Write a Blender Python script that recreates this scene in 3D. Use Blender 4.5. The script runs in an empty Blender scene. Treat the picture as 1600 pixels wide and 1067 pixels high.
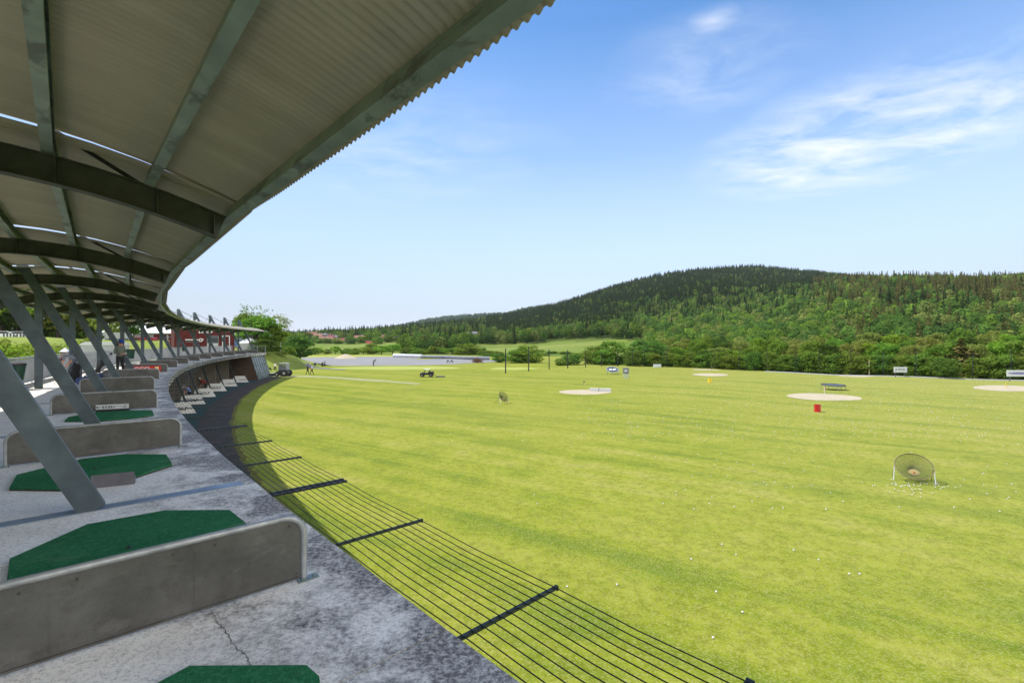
import bpy, math, random
import numpy as np
from mathutils import Vector, Matrix, noise as mnoise

random.seed(7)
rng = np.random.default_rng(11)
scene = bpy.context.scene
COL = scene.collection
PI = math.pi

# ------------------------------------------------------------------ plan geometry
F = 750.0; YH = 533.14                       # focal length and horizon in photograph pixels
R = 146.857; A0 = .7489; ST = 5.8184; EYE = 1.7
CX0 = -1.4867 + R*math.cos(A0); CY0 = 3.4262 + R*math.sin(A0)   # centre of the curved stand
DECK = -EYE; GROUND = -5.3
NF = 14                                       # frames of the stand
S_END = 13.5*ST + .12
S_BEG = -7.0

def ang(s): return A0 - s/R
def W(s, n, z=0.0):
    a = ang(s); r = R + n
    return Vector((CX0 - r*math.cos(a), CY0 - r*math.sin(a), z))
def SN(x, y):
    return (A0 - math.atan2(CY0-y, CX0-x))*R, math.hypot(x-CX0, y-CY0) - R
def sstep(t):
    t = min(1.0, max(0.0, t)); return t*t*(3-2*t)
def field_z(x, y):
    """gentle swells of the mown field"""
    d = math.hypot(x, y)
    k = sstep((d-14)/40)*sstep((-SN(x,y)[1]-2.5)/10)
    return GROUND + k*(.10*math.sin(x*.11+.6*math.sin(y*.05)) + .10*math.sin(y*.13+x*.04) + .05*math.sin(x*.31-y*.23))
def at(px, py, z=None):
    """point of the field seen at a photograph pixel"""
    zz = GROUND if z is None else z
    for _ in range(4):
        Y = -zz*F/(py-YH); X = (px-800)*Y/F
        if z is not None: break
        zz = field_z(X, Y)
    return Vector((X, Y, zz))

# ------------------------------------------------------------------ mesh builder
class MB:
    def __init__(self): self.v=[]; self.f=[]; self.m=[]
    def add(self, vs, fs, m=0):
        o=len(self.v); self.v += [tuple(p) for p in vs]
        for q in fs: self.f.append(tuple(o+i for i in q)); self.m.append(m)
    def box(self, c, size, rot=None, m=0):
        sx,sy,sz=[k/2 for k in size]; c=Vector(c)
        vs=[Vector((x,y,z)) for z in(-sz,sz) for y in(-sy,sy) for x in(-sx,sx)]
        if rot is not None: vs=[rot@p for p in vs]
        self.add([c+p for p in vs],[(0,2,3,1),(4,5,7,6),(0,1,5,4),(2,6,7,3),(0,4,6,2),(1,3,7,5)],m)
    def bar(self, p, q, w, h, up=(0,0,1), m=0):
        """rectangular bar from p to q: w across, h along 'up'"""
        p=Vector(p);q=Vector(q);d=(q-p).normalized();u=Vector(up)
        x=d.cross(u)
        if x.length<1e-5: x=d.cross(Vector((1,0,0)))
        x.normalize();u=x.cross(d).normalized()
        vs=[]
        for e in(p,q):
            for a,b in((-1,-1),(1,-1),(1,1),(-1,1)): vs.append(e+x*(a*w/2)+u*(b*h/2))
        self.add(vs,[(0,1,2,3),(7,6,5,4),(0,4,5,1),(1,5,6,2),(2,6,7,3),(3,7,4,0)],m)
    def sweep(self, path, prof, frames, m=0, closed=True, caps=True):
        """profile [(a,b)] swept along path; frames = list of (A,B) axes"""
        n=len(prof); vs=[]
        for p,(A,B) in zip(path,frames):
            for a,b in prof: vs.append(Vector(p)+A*a+B*b)
        fs=[]
        for i in range(len(path)-1):
            for j in range(n if closed else n-1):
                k=(j+1)%n; fs.append((i*n+j,i*n+k,(i+1)*n+k,(i+1)*n+j))
        if caps and closed: fs += [tuple(range(n-1,-1,-1)), tuple((len(path)-1)*n+j for j in range(n))]
        self.add(vs,fs,m)
    def tube(self, pts, r, n=8, m=0, caps=True):
        pts=[Vector(p) for p in pts]; rr=r if isinstance(r,(list,tuple)) else [r]*len(pts)
        vs=[];prev=None
        for i,p in enumerate(pts):
            d=(pts[min(i+1,len(pts)-1)]-pts[max(i-1,0)]).normalized()
            if prev is None:
                a=Vector((0,0,1)) if abs(d.z)<.9 else Vector((1,0,0))
                x=d.cross(a).normalized()
            else:
                x=prev-d*prev.dot(d)
                x = x.normalized() if x.length>1e-6 else d.cross(Vector((.3,.5,.8))).normalized()
            prev=x;y=d.cross(x)
            for j in range(n):
                t=2*PI*j/n; vs.append(p+(x*math.cos(t)+y*math.sin(t))*rr[i])
        fs=[]
        for i in range(len(pts)-1):
            for j in range(n):
                k=(j+1)%n; fs.append((i*n+j,i*n+k,(i+1)*n+k,(i+1)*n+j))
        if caps: fs += [tuple(range(n-1,-1,-1)), tuple((len(pts)-1)*n+j for j in range(n))]
        self.add(vs,fs,m)
    def lathe(self, prof, n=16, c=(0,0,0), m=0, axis=None, caps=False):
        vs=[];c=Vector(c)
        for r,z in prof:
            for j in range(n):
                t=2*PI*j/n; vs.append(Vector((r*math.cos(t),r*math.sin(t),z)))
        if axis is not None: vs=[axis@p for p in vs]
        vs=[c+p for p in vs]
        fs=[]
        for i in range(len(prof)-1):
            for j in range(n):
                k=(j+1)%n; fs.append((i*n+j,i*n+k,(i+1)*n+k,(i+1)*n+j))
        if caps: fs += [tuple(range(n-1,-1,-1)), tuple((len(prof)-1)*n+j for j in range(n))]
        self.add(vs,fs,m)
    def prism(self, poly, z0, z1, m=0, mtop=None):
        n=len(poly)
        vs=[(x,y,z0) for x,y in poly]+[(x,y,z1) for x,y in poly]
        self.add(vs,[tuple(range(n-1,-1,-1))]+[(j,(j+1)%n,n+(j+1)%n,n+j) for j in range(n)],m)
        self.add([(x,y,z1) for x,y in poly],[tuple(range(n))],m if mtop is None else mtop)
    def extrude(self, poly3, d, m=0):
        """planar 3-D polygon extruded by vector d"""
        n=len(poly3); a=[Vector(p) for p in poly3]; b=[p+Vector(d) for p in a]
        self.add(a+b,[tuple(range(n-1,-1,-1)),tuple(range(n,2*n))]+[(j,(j+1)%n,n+(j+1)%n,n+j) for j in range(n)],m)
    def ball(self, c, rad, n=10, k=6, m=0):
        rad = rad if isinstance(rad,(tuple,list)) else (rad,rad,rad)
        prof=[(math.sin(PI*i/k),-math.cos(PI*i/k)) for i in range(k+1)]
        prof[0]=(.02,-1);prof[-1]=(.02,1)
        vs=[];c=Vector(c)
        for r,z in prof:
            for j in range(n):
                t=2*PI*j/n; vs.append(c+Vector((r*math.cos(t)*rad[0],r*math.sin(t)*rad[1],z*rad[2])))
        fs=[]
        for i in range(k):
            for j in range(n):
                q=(j+1)%n; fs.append((i*n+j,i*n+q,(i+1)*n+q,(i+1)*n+j))
        fs += [tuple(range(n-1,-1,-1)), tuple(k*n+j for j in range(n))]
        self.add(vs,fs,m)
    def mesh(self, name, mats, smooth=None):
        me=bpy.data.meshes.new(name); me.from_pydata(self.v,[],self.f)
        for mm in (mats if isinstance(mats,(list,tuple)) else [mats]): me.materials.append(mm)
        me.polygons.foreach_set('material_index',self.m)
        me.update()
        if smooth is not None:
            me.polygons.foreach_set('use_smooth',[True]*len(me.polygons))
            try: me.set_sharp_from_angle(angle=math.radians(smooth))
            except Exception: pass
        return me

def link(o): COL.objects.link(o); return o
def props(o, label=None, cat=None, group=None, kind=None):
    if label: o['label']=label
    if cat: o['category']=cat
    if group: o['group']=group
    if kind: o['kind']=kind
    return o
def thing(name, label, cat, loc=(0,0,0), rz=0.0, group=None):
    o=bpy.data.objects.new(name,None); o.empty_display_size=.3
    o.location=loc; o.rotation_euler=(0,0,rz); link(o)
    return props(o,label,cat,group)
def part(name, mb, mats, parent, smooth=None, loc=(0,0,0), rot=(0,0,0), label=None):
    me = mb if isinstance(mb,bpy.types.Mesh) else mb.mesh(name,mats,smooth)
    o=bpy.data.objects.new(name,me); o.parent=parent; o.location=loc; o.rotation_euler=rot
    link(o)
    if label: o['label']=label
    return o
def single(name, mb, mats, label, cat, loc=(0,0,0), rz=0.0, group=None, smooth=None, kind=None, rot=None):
    me = mb if isinstance(mb,bpy.types.Mesh) else mb.mesh(name,mats,smooth)
    o=bpy.data.objects.new(name,me); o.location=loc; o.rotation_euler=rot or (0,0,rz); link(o)
    return props(o,label,cat,group,kind)
def structure(name, me):
    o=bpy.data.objects.new(name,me); link(o); o['kind']='structure'; return o
def dup(root, loc, rz, label=None, group=None, scale=None):
    r=root.copy(); COL.objects.link(r); r.location=loc; r.rotation_euler=(0,0,rz)
    if scale is not None: r.scale=(scale,scale,scale) if not isinstance(scale,(tuple,list)) else scale
    if label: r['label']=label
    if group: r['group']=group
    for ch in list(root.children):
        c=ch.copy(); COL.objects.link(c); c.parent=r
        for g in list(ch.children):
            d=g.copy(); COL.objects.link(d); d.parent=c
    return r
def text_mesh(s, size, mat, name='lettering', extrude=.004, bold=0.0, sx=1.0):
    cu=bpy.data.curves.new(name,'FONT'); cu.body=s; cu.size=size; cu.extrude=extrude; cu.offset=bold
    cu.align_x='CENTER'; cu.align_y='CENTER'; cu.resolution_u=3
    o=bpy.data.objects.new(name,cu); COL.objects.link(o)
    bpy.context.view_layer.update()
    me=bpy.data.meshes.new_from_object(o.evaluated_get(bpy.context.evaluated_depsgraph_get()))
    COL.objects.unlink(o); bpy.data.objects.remove(o)
    me.name=name; me.materials.clear(); me.materials.append(mat)
    if sx!=1: me.transform(Matrix.Diagonal((sx,1,1,1)))
    return me

# ------------------------------------------------------------------ materials
def srgb(r,g,b):
    f=lambda c:(c/255/12.92) if c/255<=.04045 else ((c/255+.055)/1.055)**2.4
    return (f(r),f(g),f(b),1)
class NT:
    def __init__(self,name):
        self.mat=bpy.data.materials.new(name); self.mat.use_nodes=True
        self.t=self.mat.node_tree; self.t.nodes.clear()
        self.out=self.n('ShaderNodeOutputMaterial')
    def n(self,typ,**kw):
        x=self.t.nodes.new(typ)
        for k,v in kw.items(): setattr(x,k,v)
        return x
    def l(self,a,b): self.t.links.new(a,b)
    def val(self,sock,v):
        if hasattr(v,'links') or isinstance(v,bpy.types.NodeSocket): self.l(v,sock)
        else: sock.default_value=v
    def noise(self,vec,scale,detail=4,rough=.55,dist=0.0):
        x=self.n('ShaderNodeTexNoise'); self.l(vec,x.inputs['Vector'])
        x.inputs['Scale'].default_value=scale; x.inputs['Detail'].default_value=detail
        x.inputs['Roughness'].default_value=rough; x.inputs['Distortion'].default_value=dist
        return x.outputs['Fac']
    def ramp(self,fac,stops,interp='LINEAR'):
        x=self.n('ShaderNodeValToRGB'); x.color_ramp.interpolation=interp
        el=x.color_ramp.elements
        while len(el)<len(stops): el.new(.5)
        for e,(p,c) in zip(el,stops): e.position=p; e.color=c if len(c)==4 else (*c,1)
        self.l(fac,x.inputs['Fac']); return x.outputs['Color']
    def g(self,fac,a,b):
        return self.ramp(fac,[(a,(0,0,0,1)),(b,(1,1,1,1))])
    def mix(self,fac,a,b,mode='MIX'):
        x=self.n('ShaderNodeMix',data_type='RGBA',blend_type=mode)
        self.val(x.inputs[0],fac); self.val(x.inputs[6],a); self.val(x.inputs[7],b)
        return x.outputs[2]
    def math(self,op,a,b=0.0,c=0.0):
        x=self.n('ShaderNodeMath',operation=op)
        self.val(x.inputs[0],a); self.val(x.inputs[1],b)
        if op in('MULTIPLY_ADD',): self.val(x.inputs[2],c)
        return x.outputs[0]
    def pos(self): return self.n('ShaderNodeNewGeometry').outputs['Position']
    def obj(self): return self.n('ShaderNodeTexCoord').outputs['Object']
    def mapping(self,vec,scale=(1,1,1),rot=(0,0,0),loc=(0,0,0)):
        x=self.n('ShaderNodeMapping'); self.l(vec,x.inputs['Vector'])
        x.inputs['Scale'].default_value=scale; x.inputs['Rotation'].default_value=rot; x.inputs['Location'].default_value=loc
        return x.outputs['Vector']
    def bsdf(self,color,rough=.6,metal=0.0,bump=None,bump_s=.3,bump_d=.01,spec=None):
        b=self.n('ShaderNodeBsdfPrincipled')
        self.val(b.inputs['Base Color'],color); self.val(b.inputs['Roughness'],rough); self.val(b.inputs['Metallic'],metal)
        if spec is not None: self.val(b.inputs['Specular IOR Level'],spec)
        if bump is not None:
            bb=self.n('ShaderNodeBump'); bb.inputs['Strength'].default_value=bump_s; bb.inputs['Distance'].default_value=bump_d
            self.l(bump,bb.inputs['Height']); self.l(bb.outputs['Normal'],b.inputs['Normal'])
        self.l(b.outputs[0],self.out.inputs['Surface'])
        self.bs=b
        return self.mat
def simple(name, c, c2=None, scale=4.0, rough=.6, metal=0.0, bump=.15, bd=.004, spec=None, world=False, lo=.35, hi=.68):
    """two-tone noisy material"""
    t=NT(name); v=t.pos() if world else t.obj()
    if c2 is None: c2=tuple(x*.72 for x in c[:3])+(1,)
    f=t.noise(v,scale,6,.62); fine=t.noise(v,scale*9,3,.6)
    col=t.ramp(f,[(lo,c),(hi,c2)])
    col=t.mix(t.math('MULTIPLY',fine,.22),col,tuple(x*.6 for x in c[:3])+(1,))
    rr=t.math('MULTIPLY_ADD',f,.25,rough-.12)
    return t.bsdf(col,rr,metal,fine,bump,bd,spec)

M={}
M['galv']=simple('galvanised_steel',srgb(142,156,152),srgb(108,122,120),3.0,.5,.55,.08)
M['galv_light']=simple('galvanised_tube',srgb(172,175,176),srgb(136,140,142),9.0,.5,.45,.1)
M['strut']=simple('weathered_steel_strut',srgb(94,106,112),srgb(68,79,85),2.2,.5,.45,.08)
M['rafter']=simple('dark_steel_rafter',srgb(76,80,72),srgb(50,54,48),2.5,.6,.3,.12)
M['black_steel']=simple('black_painted_steel',srgb(46,50,54),srgb(30,33,36),6,.5,.2,.1)
M['arm']=simple('dark_green_steel',srgb(58,68,66),srgb(38,46,46),8,.5,.3,.1)
M['wire']=simple('dark_wire',srgb(34,36,36),srgb(24,26,26),8,.5,.4,.05)
M['white_paint']=simple('white_paint',(.75,.76,.77,1),(.66,.68,.69,1),2.5,.5,0,.05)
M['off_white']=simple('off_white_panel',(.52,.53,.54,1),(.43,.45,.47,1),1.5,.6,0,.06)
M['black']=simple('black_plastic',(.02,.02,.022,1),(.012,.012,.014,1),6,.5,0,.08)
M['rubber']=simple('tyre_rubber',(.018,.018,.018,1),(.03,.029,.027,1),9,.85,0,.2)
M['dgrey']=simple('dark_grey_paint',(.08,.085,.09,1),(.055,.06,.065,1),4,.5,0,.08)
M['grey']=simple('grey_paint',(.26,.28,.30,1),(.2,.22,.24,1),3,.5,0,.06)
M['red_paint']=simple('red_paint',srgb(196,30,22),srgb(160,22,18),3,.45,0,.06)
M['banner_red']=simple('red_banner_vinyl',srgb(206,40,20),srgb(188,30,16),3,.5,0,.04)
M['yellow_paint']=simple('yellow_paint',srgb(226,196,40),srgb(204,172,30),3,.5,0,.06)
M['green_bin']=simple('dark_green_plastic',srgb(20,72,52),srgb(14,56,42),4,.45,0,.06)
M['blue_fabric']=simple('blue_fabric',srgb(86,104,148),srgb(60,78,120),14,.8,0,.3)
M['blue_sign']=simple('blue_print',srgb(70,66,150),srgb(60,56,130),5,.5)
M['black_fabric']=simple('black_fabric',(.02,.02,.023,1),(.013,.013,.015,1),14,.85,0,.3)
M['red_wood']=simple('falu_red_boards',srgb(94,18,19),srgb(74,13,14),1.4,.75,0,.1)
M['sand']=simple('bunker_sand',(.46,.395,.27,1),(.39,.33,.22,1),1.2,.95,0,.4,.02,world=True)
M['roof_tile']=simple('orange_roof_tiles',srgb(138,92,76),srgb(118,78,66),.8,.8,0,.2)
M['roof_red']=simple('red_metal_roof',srgb(140,40,44),srgb(120,34,38),.7,.6,0,.1)
M['roof_grey']=simple('grey_roof',srgb(120,122,126),srgb(104,106,110),.7,.6,0,.1)
M['roof_dark']=simple('dark_roof',srgb(86,74,70),srgb(70,60,58),.7,.7,0,.1)
M['wall_white']=simple('white_boarding',(.45,.44,.42,1),(.4,.39,.37,1),.7,.7,0,.05)
M['wall_brown']=simple('brown_boarding',srgb(112,72,50),srgb(92,58,42),1.0,.8,0,.1)
M['window']=simple('dark_window_glass',(.03,.04,.05,1),(.02,.03,.035,1),1,.12,0,.0)
M['skin']=simple('skin',srgb(206,150,124),srgb(190,134,110),12,.55,0,.03)
M['hair']=simple('dark_hair',(.018,.013,.010,1),(.012,.009,.008,1),30,.6,0,.4)
# ------------------------------------------------------------------ stand-only materials
def concrete_mat():
    t=NT('weathered_concrete_deck'); P=t.pos()
    sep=t.n('ShaderNodeSeparateXYZ'); t.l(P,sep.inputs[0])
    dx=t.math('SUBTRACT',sep.outputs[0],CX0); dy=t.math('SUBTRACT',sep.outputs[1],CY0)
    rad=t.math('SQRT',t.math('ADD',t.math('MULTIPLY',dx,dx),t.math('MULTIPLY',dy,dy)))
    n=t.math('SUBTRACT',rad,R)
    big=t.noise(P,.9,4,.6); mid=t.noise(P,3.2,6,.7,.1); fine=t.noise(P,30,5,.7); spk=t.noise(P,75,2,.6)
    base=t.ramp(mid,[(.3,(.74,.69,.615,1)),(.5,(.83,.785,.71,1)),(.72,(.90,.865,.80,1))])
    # pitted aggregate
    pit=t.g(fine,.50,.60); base=t.mix(t.math('MULTIPLY',pit,.34),base,(.30,.285,.27,1))
    sp=t.g(spk,.57,.63); base=t.mix(t.math('MULTIPLY',sp,.46),base,(.20,.19,.18,1))
    # lichen and dirt stains gathering in the drip line near the outer edge
    edge=t.math('SUBTRACT',1.0,t.g(t.math('MULTIPLY_ADD',n,.42,.16),.0,1.0))
    st=t.noise(t.mapping(P,(1,1,1)),1.7,9,.74,.25)
    stain=t.g(t.math('MULTIPLY',st,t.math('MULTIPLY_ADD',edge,.95,.40)),.50,.66)
    stain=t.math('MULTIPLY',stain,t.math('MULTIPLY_ADD',t.g(fine,.34,.56),.65,.35))
    base=t.mix(t.math('MULTIPLY',stain,.9),base,(.07,.066,.066,1))
    br=t.g(t.noise(P,.6,5,.6,.6),.52,.72); base=t.mix(t.math('MULTIPLY',br,.16),base,(.33,.29,.25,1))
    h=t.math('ADD',t.math('MULTIPLY',fine,.6),t.math('MULTIPLY',spk,.5))
    return t.bsdf(base,.88,0,h,.45,.008)
M['concrete']=concrete_mat()
def sheet_mat():
    t=NT('corrugated_roof_sheet'); v=t.obj()
    f=t.noise(t.mapping(v,(.5,3.0,1)),1.2,5,.6); g=t.noise(v,1.1,4,.6)
    c=t.ramp(f,[(.3,(.345,.31,.225,1)),(.7,(.42,.38,.28,1))])
    c=t.mix(t.math('MULTIPLY',t.g(g,.5,.75),.3),c,(.20,.19,.13,1))
    return t.bsdf(c,.42,.25,g,.05,.01)
M['sheet']=sheet_mat()
def panel_mat():
    t=NT('dirty_steel_divider_panel'); v=t.obj()
    big=t.noise(v,1.6,6,.62,.15); mid=t.noise(v,7,6,.7,.2); fine=t.noise(v,120,3,.7); sm=t.noise(t.mapping(v,(1.0,1,2.4)),2.6,7,.72,.3)
    c=t.ramp(big,[(.34,(.078,.077,.072,1)),(.52,(.122,.120,.113,1)),(.68,(.165,.162,.155,1))])
    c=t.mix(t.math('MULTIPLY',t.g(mid,.52,.66),.35),c,(.055,.050,.043,1))
    c=t.mix(t.math('MULTIPLY',t.g(sm,.56,.66),.28),c,(.25,.245,.235,1))
    c=t.mix(t.math('MULTIPLY',t.g(t.noise(t.mapping(v,(1,1,1),(0,0,0),(7.3,0,2)),1.3,3,.5),.55,.7),.4),c,(.06,.056,.05,1))
    c=t.mix(t.math('MULTIPLY',t.g(fine,.5,.7),.3),c,(.05,.046,.04,1))
    return t.bsdf(c,t.math('MULTIPLY_ADD',mid,.3,.32),.55,fine,.06,.003)
M['panel']=panel_mat()
def turf_mat():
    t=NT('green_tee_turf'); v=t.obj()
    f=t.noise(v,2.5,5,.6); fine=t.noise(v,140,3,.7); mid=t.noise(v,38,3,.6)
    c=t.ramp(f,[(.3,(.022,.15,.058,1)),(.7,(.036,.205,.082,1))])
    c=t.mix(t.g(fine,.42,.60),t.mix(.6,c,(.006,.045,.017,1)),c); c=t.mix(t.math('MULTIPLY',t.g(mid,.5,.62),.35),c,(.07,.26,.12,1)); c=t.mix(t.math('MULTIPLY',t.g(t.noise(t.mapping(v,(1,2.2,1)),2.1,4,.6,.2),.57,.70),.45),c,(.13,.21,.12,1))
    c=t.mix(t.math('MULTIPLY',t.g(t.noise(v,1.3,3,.5),.55,.75),.3),c,(.09,.23,.11,1))
    h=t.math('ADD',fine,t.math('MULTIPLY',mid,.5))
    return t.bsdf(c,.95,0,h,.7,.008,.1)
M['turf']=turf_mat()
M['mat_edge']=simple('rubber_mat_edge',(.05,.04,.03,1),(.03,.026,.02,1),30,.9,0,.2)
M['joint']=simple('galvanised_joint_plate',srgb(150,166,184),srgb(112,128,146),2.2,.5,.35,.1)
M['tan_wall']=simple('tan_render',(.16,.145,.125,1),(.11,.10,.085,1),1.2,.85,0,.1)
M['planks']=simple('brown_plank_wall',(.075,.045,.03,1),(.04,.026,.018,1),1.6,.8,0,.15)
def purlin_mat():
    t=NT('stained_galvanised_purlin'); v=t.obj()
    f=t.noise(v,2.5,5,.6); s=t.noise(t.mapping(v,(1,.45,1)),3.2,7,.7,.3)
    c=t.ramp(f,[(.3,srgb(146,160,152)),(.7,srgb(116,130,124))])
    c=t.mix(t.math('MULTIPLY',t.g(s,.53,.60),.62),c,(.055,.052,.042,1))
    return t.bsdf(c,.5,.4,t.noise(v,40,3,.6),.08,.003)
M['purlin']=purlin_mat()
M['carpet']=simple('dark_green_carpet',(.012,.05,.042,1),(.008,.035,.03,1),5,.95,0,.3)
M['rail']=simple('corrugated_grey_rail',srgb(186,190,196),srgb(164,169,176),1.3,.6,.1,.05)
M['glaze']=simple('grey_glazing',(.10,.125,.15,1),(.07,.09,.11,1),1.0,.2,0,0)

# ------------------------------------------------------------------ the stand
O=W(0,0,GROUND)
stand=thing('driving_range_stand','long curved two storey driving range stand with corrugated canopy roof on leaning steel struts','building',O)
def local(mb):
    mb.v=[(x-O.x,y-O.y,z-O.z) for x,y,z in mb.v]; return mb
def lpos(s,n,z): return W(s,n,z)-O

# deck slab, faceted every half bay as cast
N_OUT=-.40; N_IN=4.45
mb=MB(); ss=[]; s=S_BEG
while s<S_END-.2: ss.append(s); s+=ST/2
ss.append(S_END)
pr=[]
for i in range(len(ss)-1):
    a,b=ss[i],ss[i+1]; e=.006 if i else 0
    a+=e; b-=e
    top=[W(a,N_OUT,DECK),W(b,N_OUT,DECK),W(b,N_IN,DECK),W(a,N_IN,DECK)]
    ch=[W(a,N_OUT,DECK-.02)+Vector((0,0,0)),W(b,N_OUT,DECK-.02)]
    bot=[p+Vector((0,0,-.30)) for p in top]
    mb.add([*top,*bot],[(3,2,1,0),(4,5,6,7),(0,1,5,4),(1,2,6,5),(2,3,7,6),(3,0,4,7)])
part('deck',local(mb),M['concrete'],stand)
# thin crack in the deck
def crack(pts,w,name):
    mb=MB(); L=[];
    for i,(x,y) in enumerate(pts):
        Y=EYE*F/(y-YH); L.append(Vector(((x-800)*Y/F,Y,DECK+.003)))
    # refine with jitter
    P=[]
    r=random.Random(3)
    for i in range(len(L)-1):
        for k in range(7):
            q=L[i].lerp(L[i+1],k/7); d=(L[i+1]-L[i]).normalized(); nn=Vector((-d.y,d.x,0))
            P.append(q+nn*r.uniform(-.009,.009))
    P.append(L[-1])
    vs=[];fs=[]
    for i,q in enumerate(P):
        d=(P[min(i+1,len(P)-1)]-P[max(i-1,0)]).normalized(); nn=Vector((-d.y,d.x,0)); ww=w*r.uniform(.3,1.0)*(1-abs(2*i/(len(P)-1)-1)**4*.8)
        vs += [q-nn*ww,q+nn*ww]
        if i: fs.append((2*i-2,2*i-1,2*i+1,2*i))
    mb.add(vs,fs); return mb
M['crackm']=simple('crack_dark',(.12,.11,.10,1),(.08,.075,.07,1),20,.95)
part('deck_crack',local(crack([(327,950),(345,977),(352,985),(362,1004),(382,1022),(391,1040),(397,1052)],.0034,'c')),M['crackm'],stand)

# frames
def roof_z(n): return 2.0-.08*(n-2.1)**2          # underside of the sheets above eye level
RT=-.16                                            # rafter top below sheet
def local_frame_mesh(fn):
    """meshes in frame axes: x outward to the range (= -n), y along the stand, z up from GROUND"""
    mb=MB(); fn(mb); return mb
def zz(z): return z-GROUND
def mk_rafter(mb):
    path=[];fr=[]
    ns=[-.10+i*(4.55+.10)/16 for i in range(17)]
    for n in ns:
        z=roof_z(n)+RT; sl=-.16*(n-2.1)
        d=Vector((-1,0,sl)).normalized(); up=Vector((0,1,0)).cross(d); up=up if up.z>0 else -up
        path.append(Vector((-n,0,zz(z)))); fr.append((Vector((0,1,0)),up))
    h=.27;b=.135;tf=.014;tw=.009
    prof=[(-b/2,0),(-b/2,-tf),(-tw,-tf),(-tw,-h+tf),(-b/2,-h+tf),(-b/2,-h),(b/2,-h),(b/2,-h+tf),(tw,-h+tf),(tw,-tf),(b/2,-tf),(b/2,0)]
    mb.sweep(path,prof,fr)
    # web stiffeners and end bolts
    for n in (0.02,.55,1.35,2.15,2.95,3.75):
        mb.box((-n,0,zz(roof_z(n)+RT-h/2)),(.012,b*.9,h-.03))
    for n,dz in((.02,-.06),(.10,-.2),(.45,-.07)):
        mb.box((-n-.05,-.014,zz(roof_z(n)+RT+dz)),(.03,.022,.03))
me_rafter=local_frame_mesh(mk_rafter).mesh('rafter',M['rafter'])
def mk_strut(mb):
    a=Vector((-1.07,0,zz(DECK)));b=Vector((-3.36,0,zz(3.16)))
    mb.bar(a,b,.15,.21,up=(1,0,0))
    q=a.lerp(b,.30); d=(b-a).normalized()
    mb.bar(q-d*.05,q+d*.05,.158,.218,up=(1,0,0))        # welded splice collar
me_strut=local_frame_mesh(mk_strut).mesh('strut',M['strut'])
def mk_post(mb):
    mb.bar((-3.40,0,zz(DECK-.25)),(-3.40,0,zz(3.22)),.2,.2,up=(1,0,0))
    mb.add([Vector((-3.30,y,zz(2.5))) for y in(-.012,.012)]+[Vector((-3.30,y,zz(3.15))) for y in(-.012,.012)]+[Vector((-3.0,y,zz(2.45))) for y in(-.012,.012)],
           [(0,2,4),(1,5,3),(2,3,5,4),(0,4,5,1)])
    mb.box((-3.40,0,zz(3.25)),(.24,.22,.06))
me_post=local_frame_mesh(mk_post).mesh('post',M['strut'])
def mk_stay(mb):
    mb.bar((-3.2,.03,zz(3.1)),(-.55,.03,zz(roof_z(.5)+RT-.03)),.010,.04)
    mb.bar((-3.55,.03,zz(3.1)),(-4.5,.03,zz(roof_z(4.4)+RT-.05)),.008,.025)
me_stay=local_frame_mesh(mk_stay).mesh('stay_rod',M['black_steel'])
def mk_rail(mb): pass
def mk_joint(mb):
    mb.box((-1.85,0,zz(DECK)+.003),(4.25,.17,.006))
    for dy in(-.085,.085): mb.box((-1.85,dy,zz(DECK)+.006),(4.25,.006,.008))
me_joint=local_frame_mesh(mk_joint).mesh('joint_plate',M['joint'])
def mk_gstrut(mb):
    mb.bar((-1.5,0,zz(DECK-.3)),(-.45,0,.02),.10,.14,up=(1,0,0))
    mb.box((-.42,0,.035),(.40,.26,.03))
me_gstrut=local_frame_mesh(mk_gstrut).mesh('lower_strut',M['arm'])
def mk_gwall(mb):
    mb.box((-2.6,0,zz(DECK-.3)/2),(2.6,.16,zz(DECK-.3)-.01))
me_gwall=local_frame_mesh(mk_gwall).mesh('lower_partition',M['tan_wall'])
for k in range(-1,NF):
    s=(k+.5)*ST; p=lpos(s,0,GROUND); rz=ang(s)
    for nm,me in(('rafter',me_rafter),('strut',me_strut),('post',me_post),('joint_plate',me_joint)):
        o=part(nm,me,None,stand,loc=p,rot=(0,0,rz))
        if nm=='rafter': part('stay_rod',me_stay,None,o)
    if k>=2 and k<12:
        part('lower_strut',me_gstrut,None,stand,loc=p,rot=(0,0,rz))
        part('lower_partition',me_gwall,None,stand,loc=p,rot=(0,0,rz))
# purlins: C sections between frames
PN=[-.215,.56,1.36,2.16,2.96,3.76,4.45]
def mk_purlin(n):
    mb=MB(); half=(R+n)*math.tan(ST/2/R)
    z=zz(roof_z(n)); sl=-.16*(n-2.1)
    X=Vector((1,0,-sl)).normalized(); U=Vector((0,1,0)).cross(X); U=U if U.z>0 else -U
    prof=[(-.04,-.004),(.046,-.004),(.046,-.022),(.042,-.022),(.042,-.008),(-.036,-.008),(-.036,-.154),(.042,-.154),(.042,-.138),(.046,-.138),(.046,-.158),(-.04,-.158)]
    mb.sweep([Vector((-n,-half,z)),Vector((-n,half,z))],prof,[(X,U),(X,U)])
    return mb
me_pur=[mk_purlin(n).mesh('purlin',M['purlin']) for n in PN]
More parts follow.
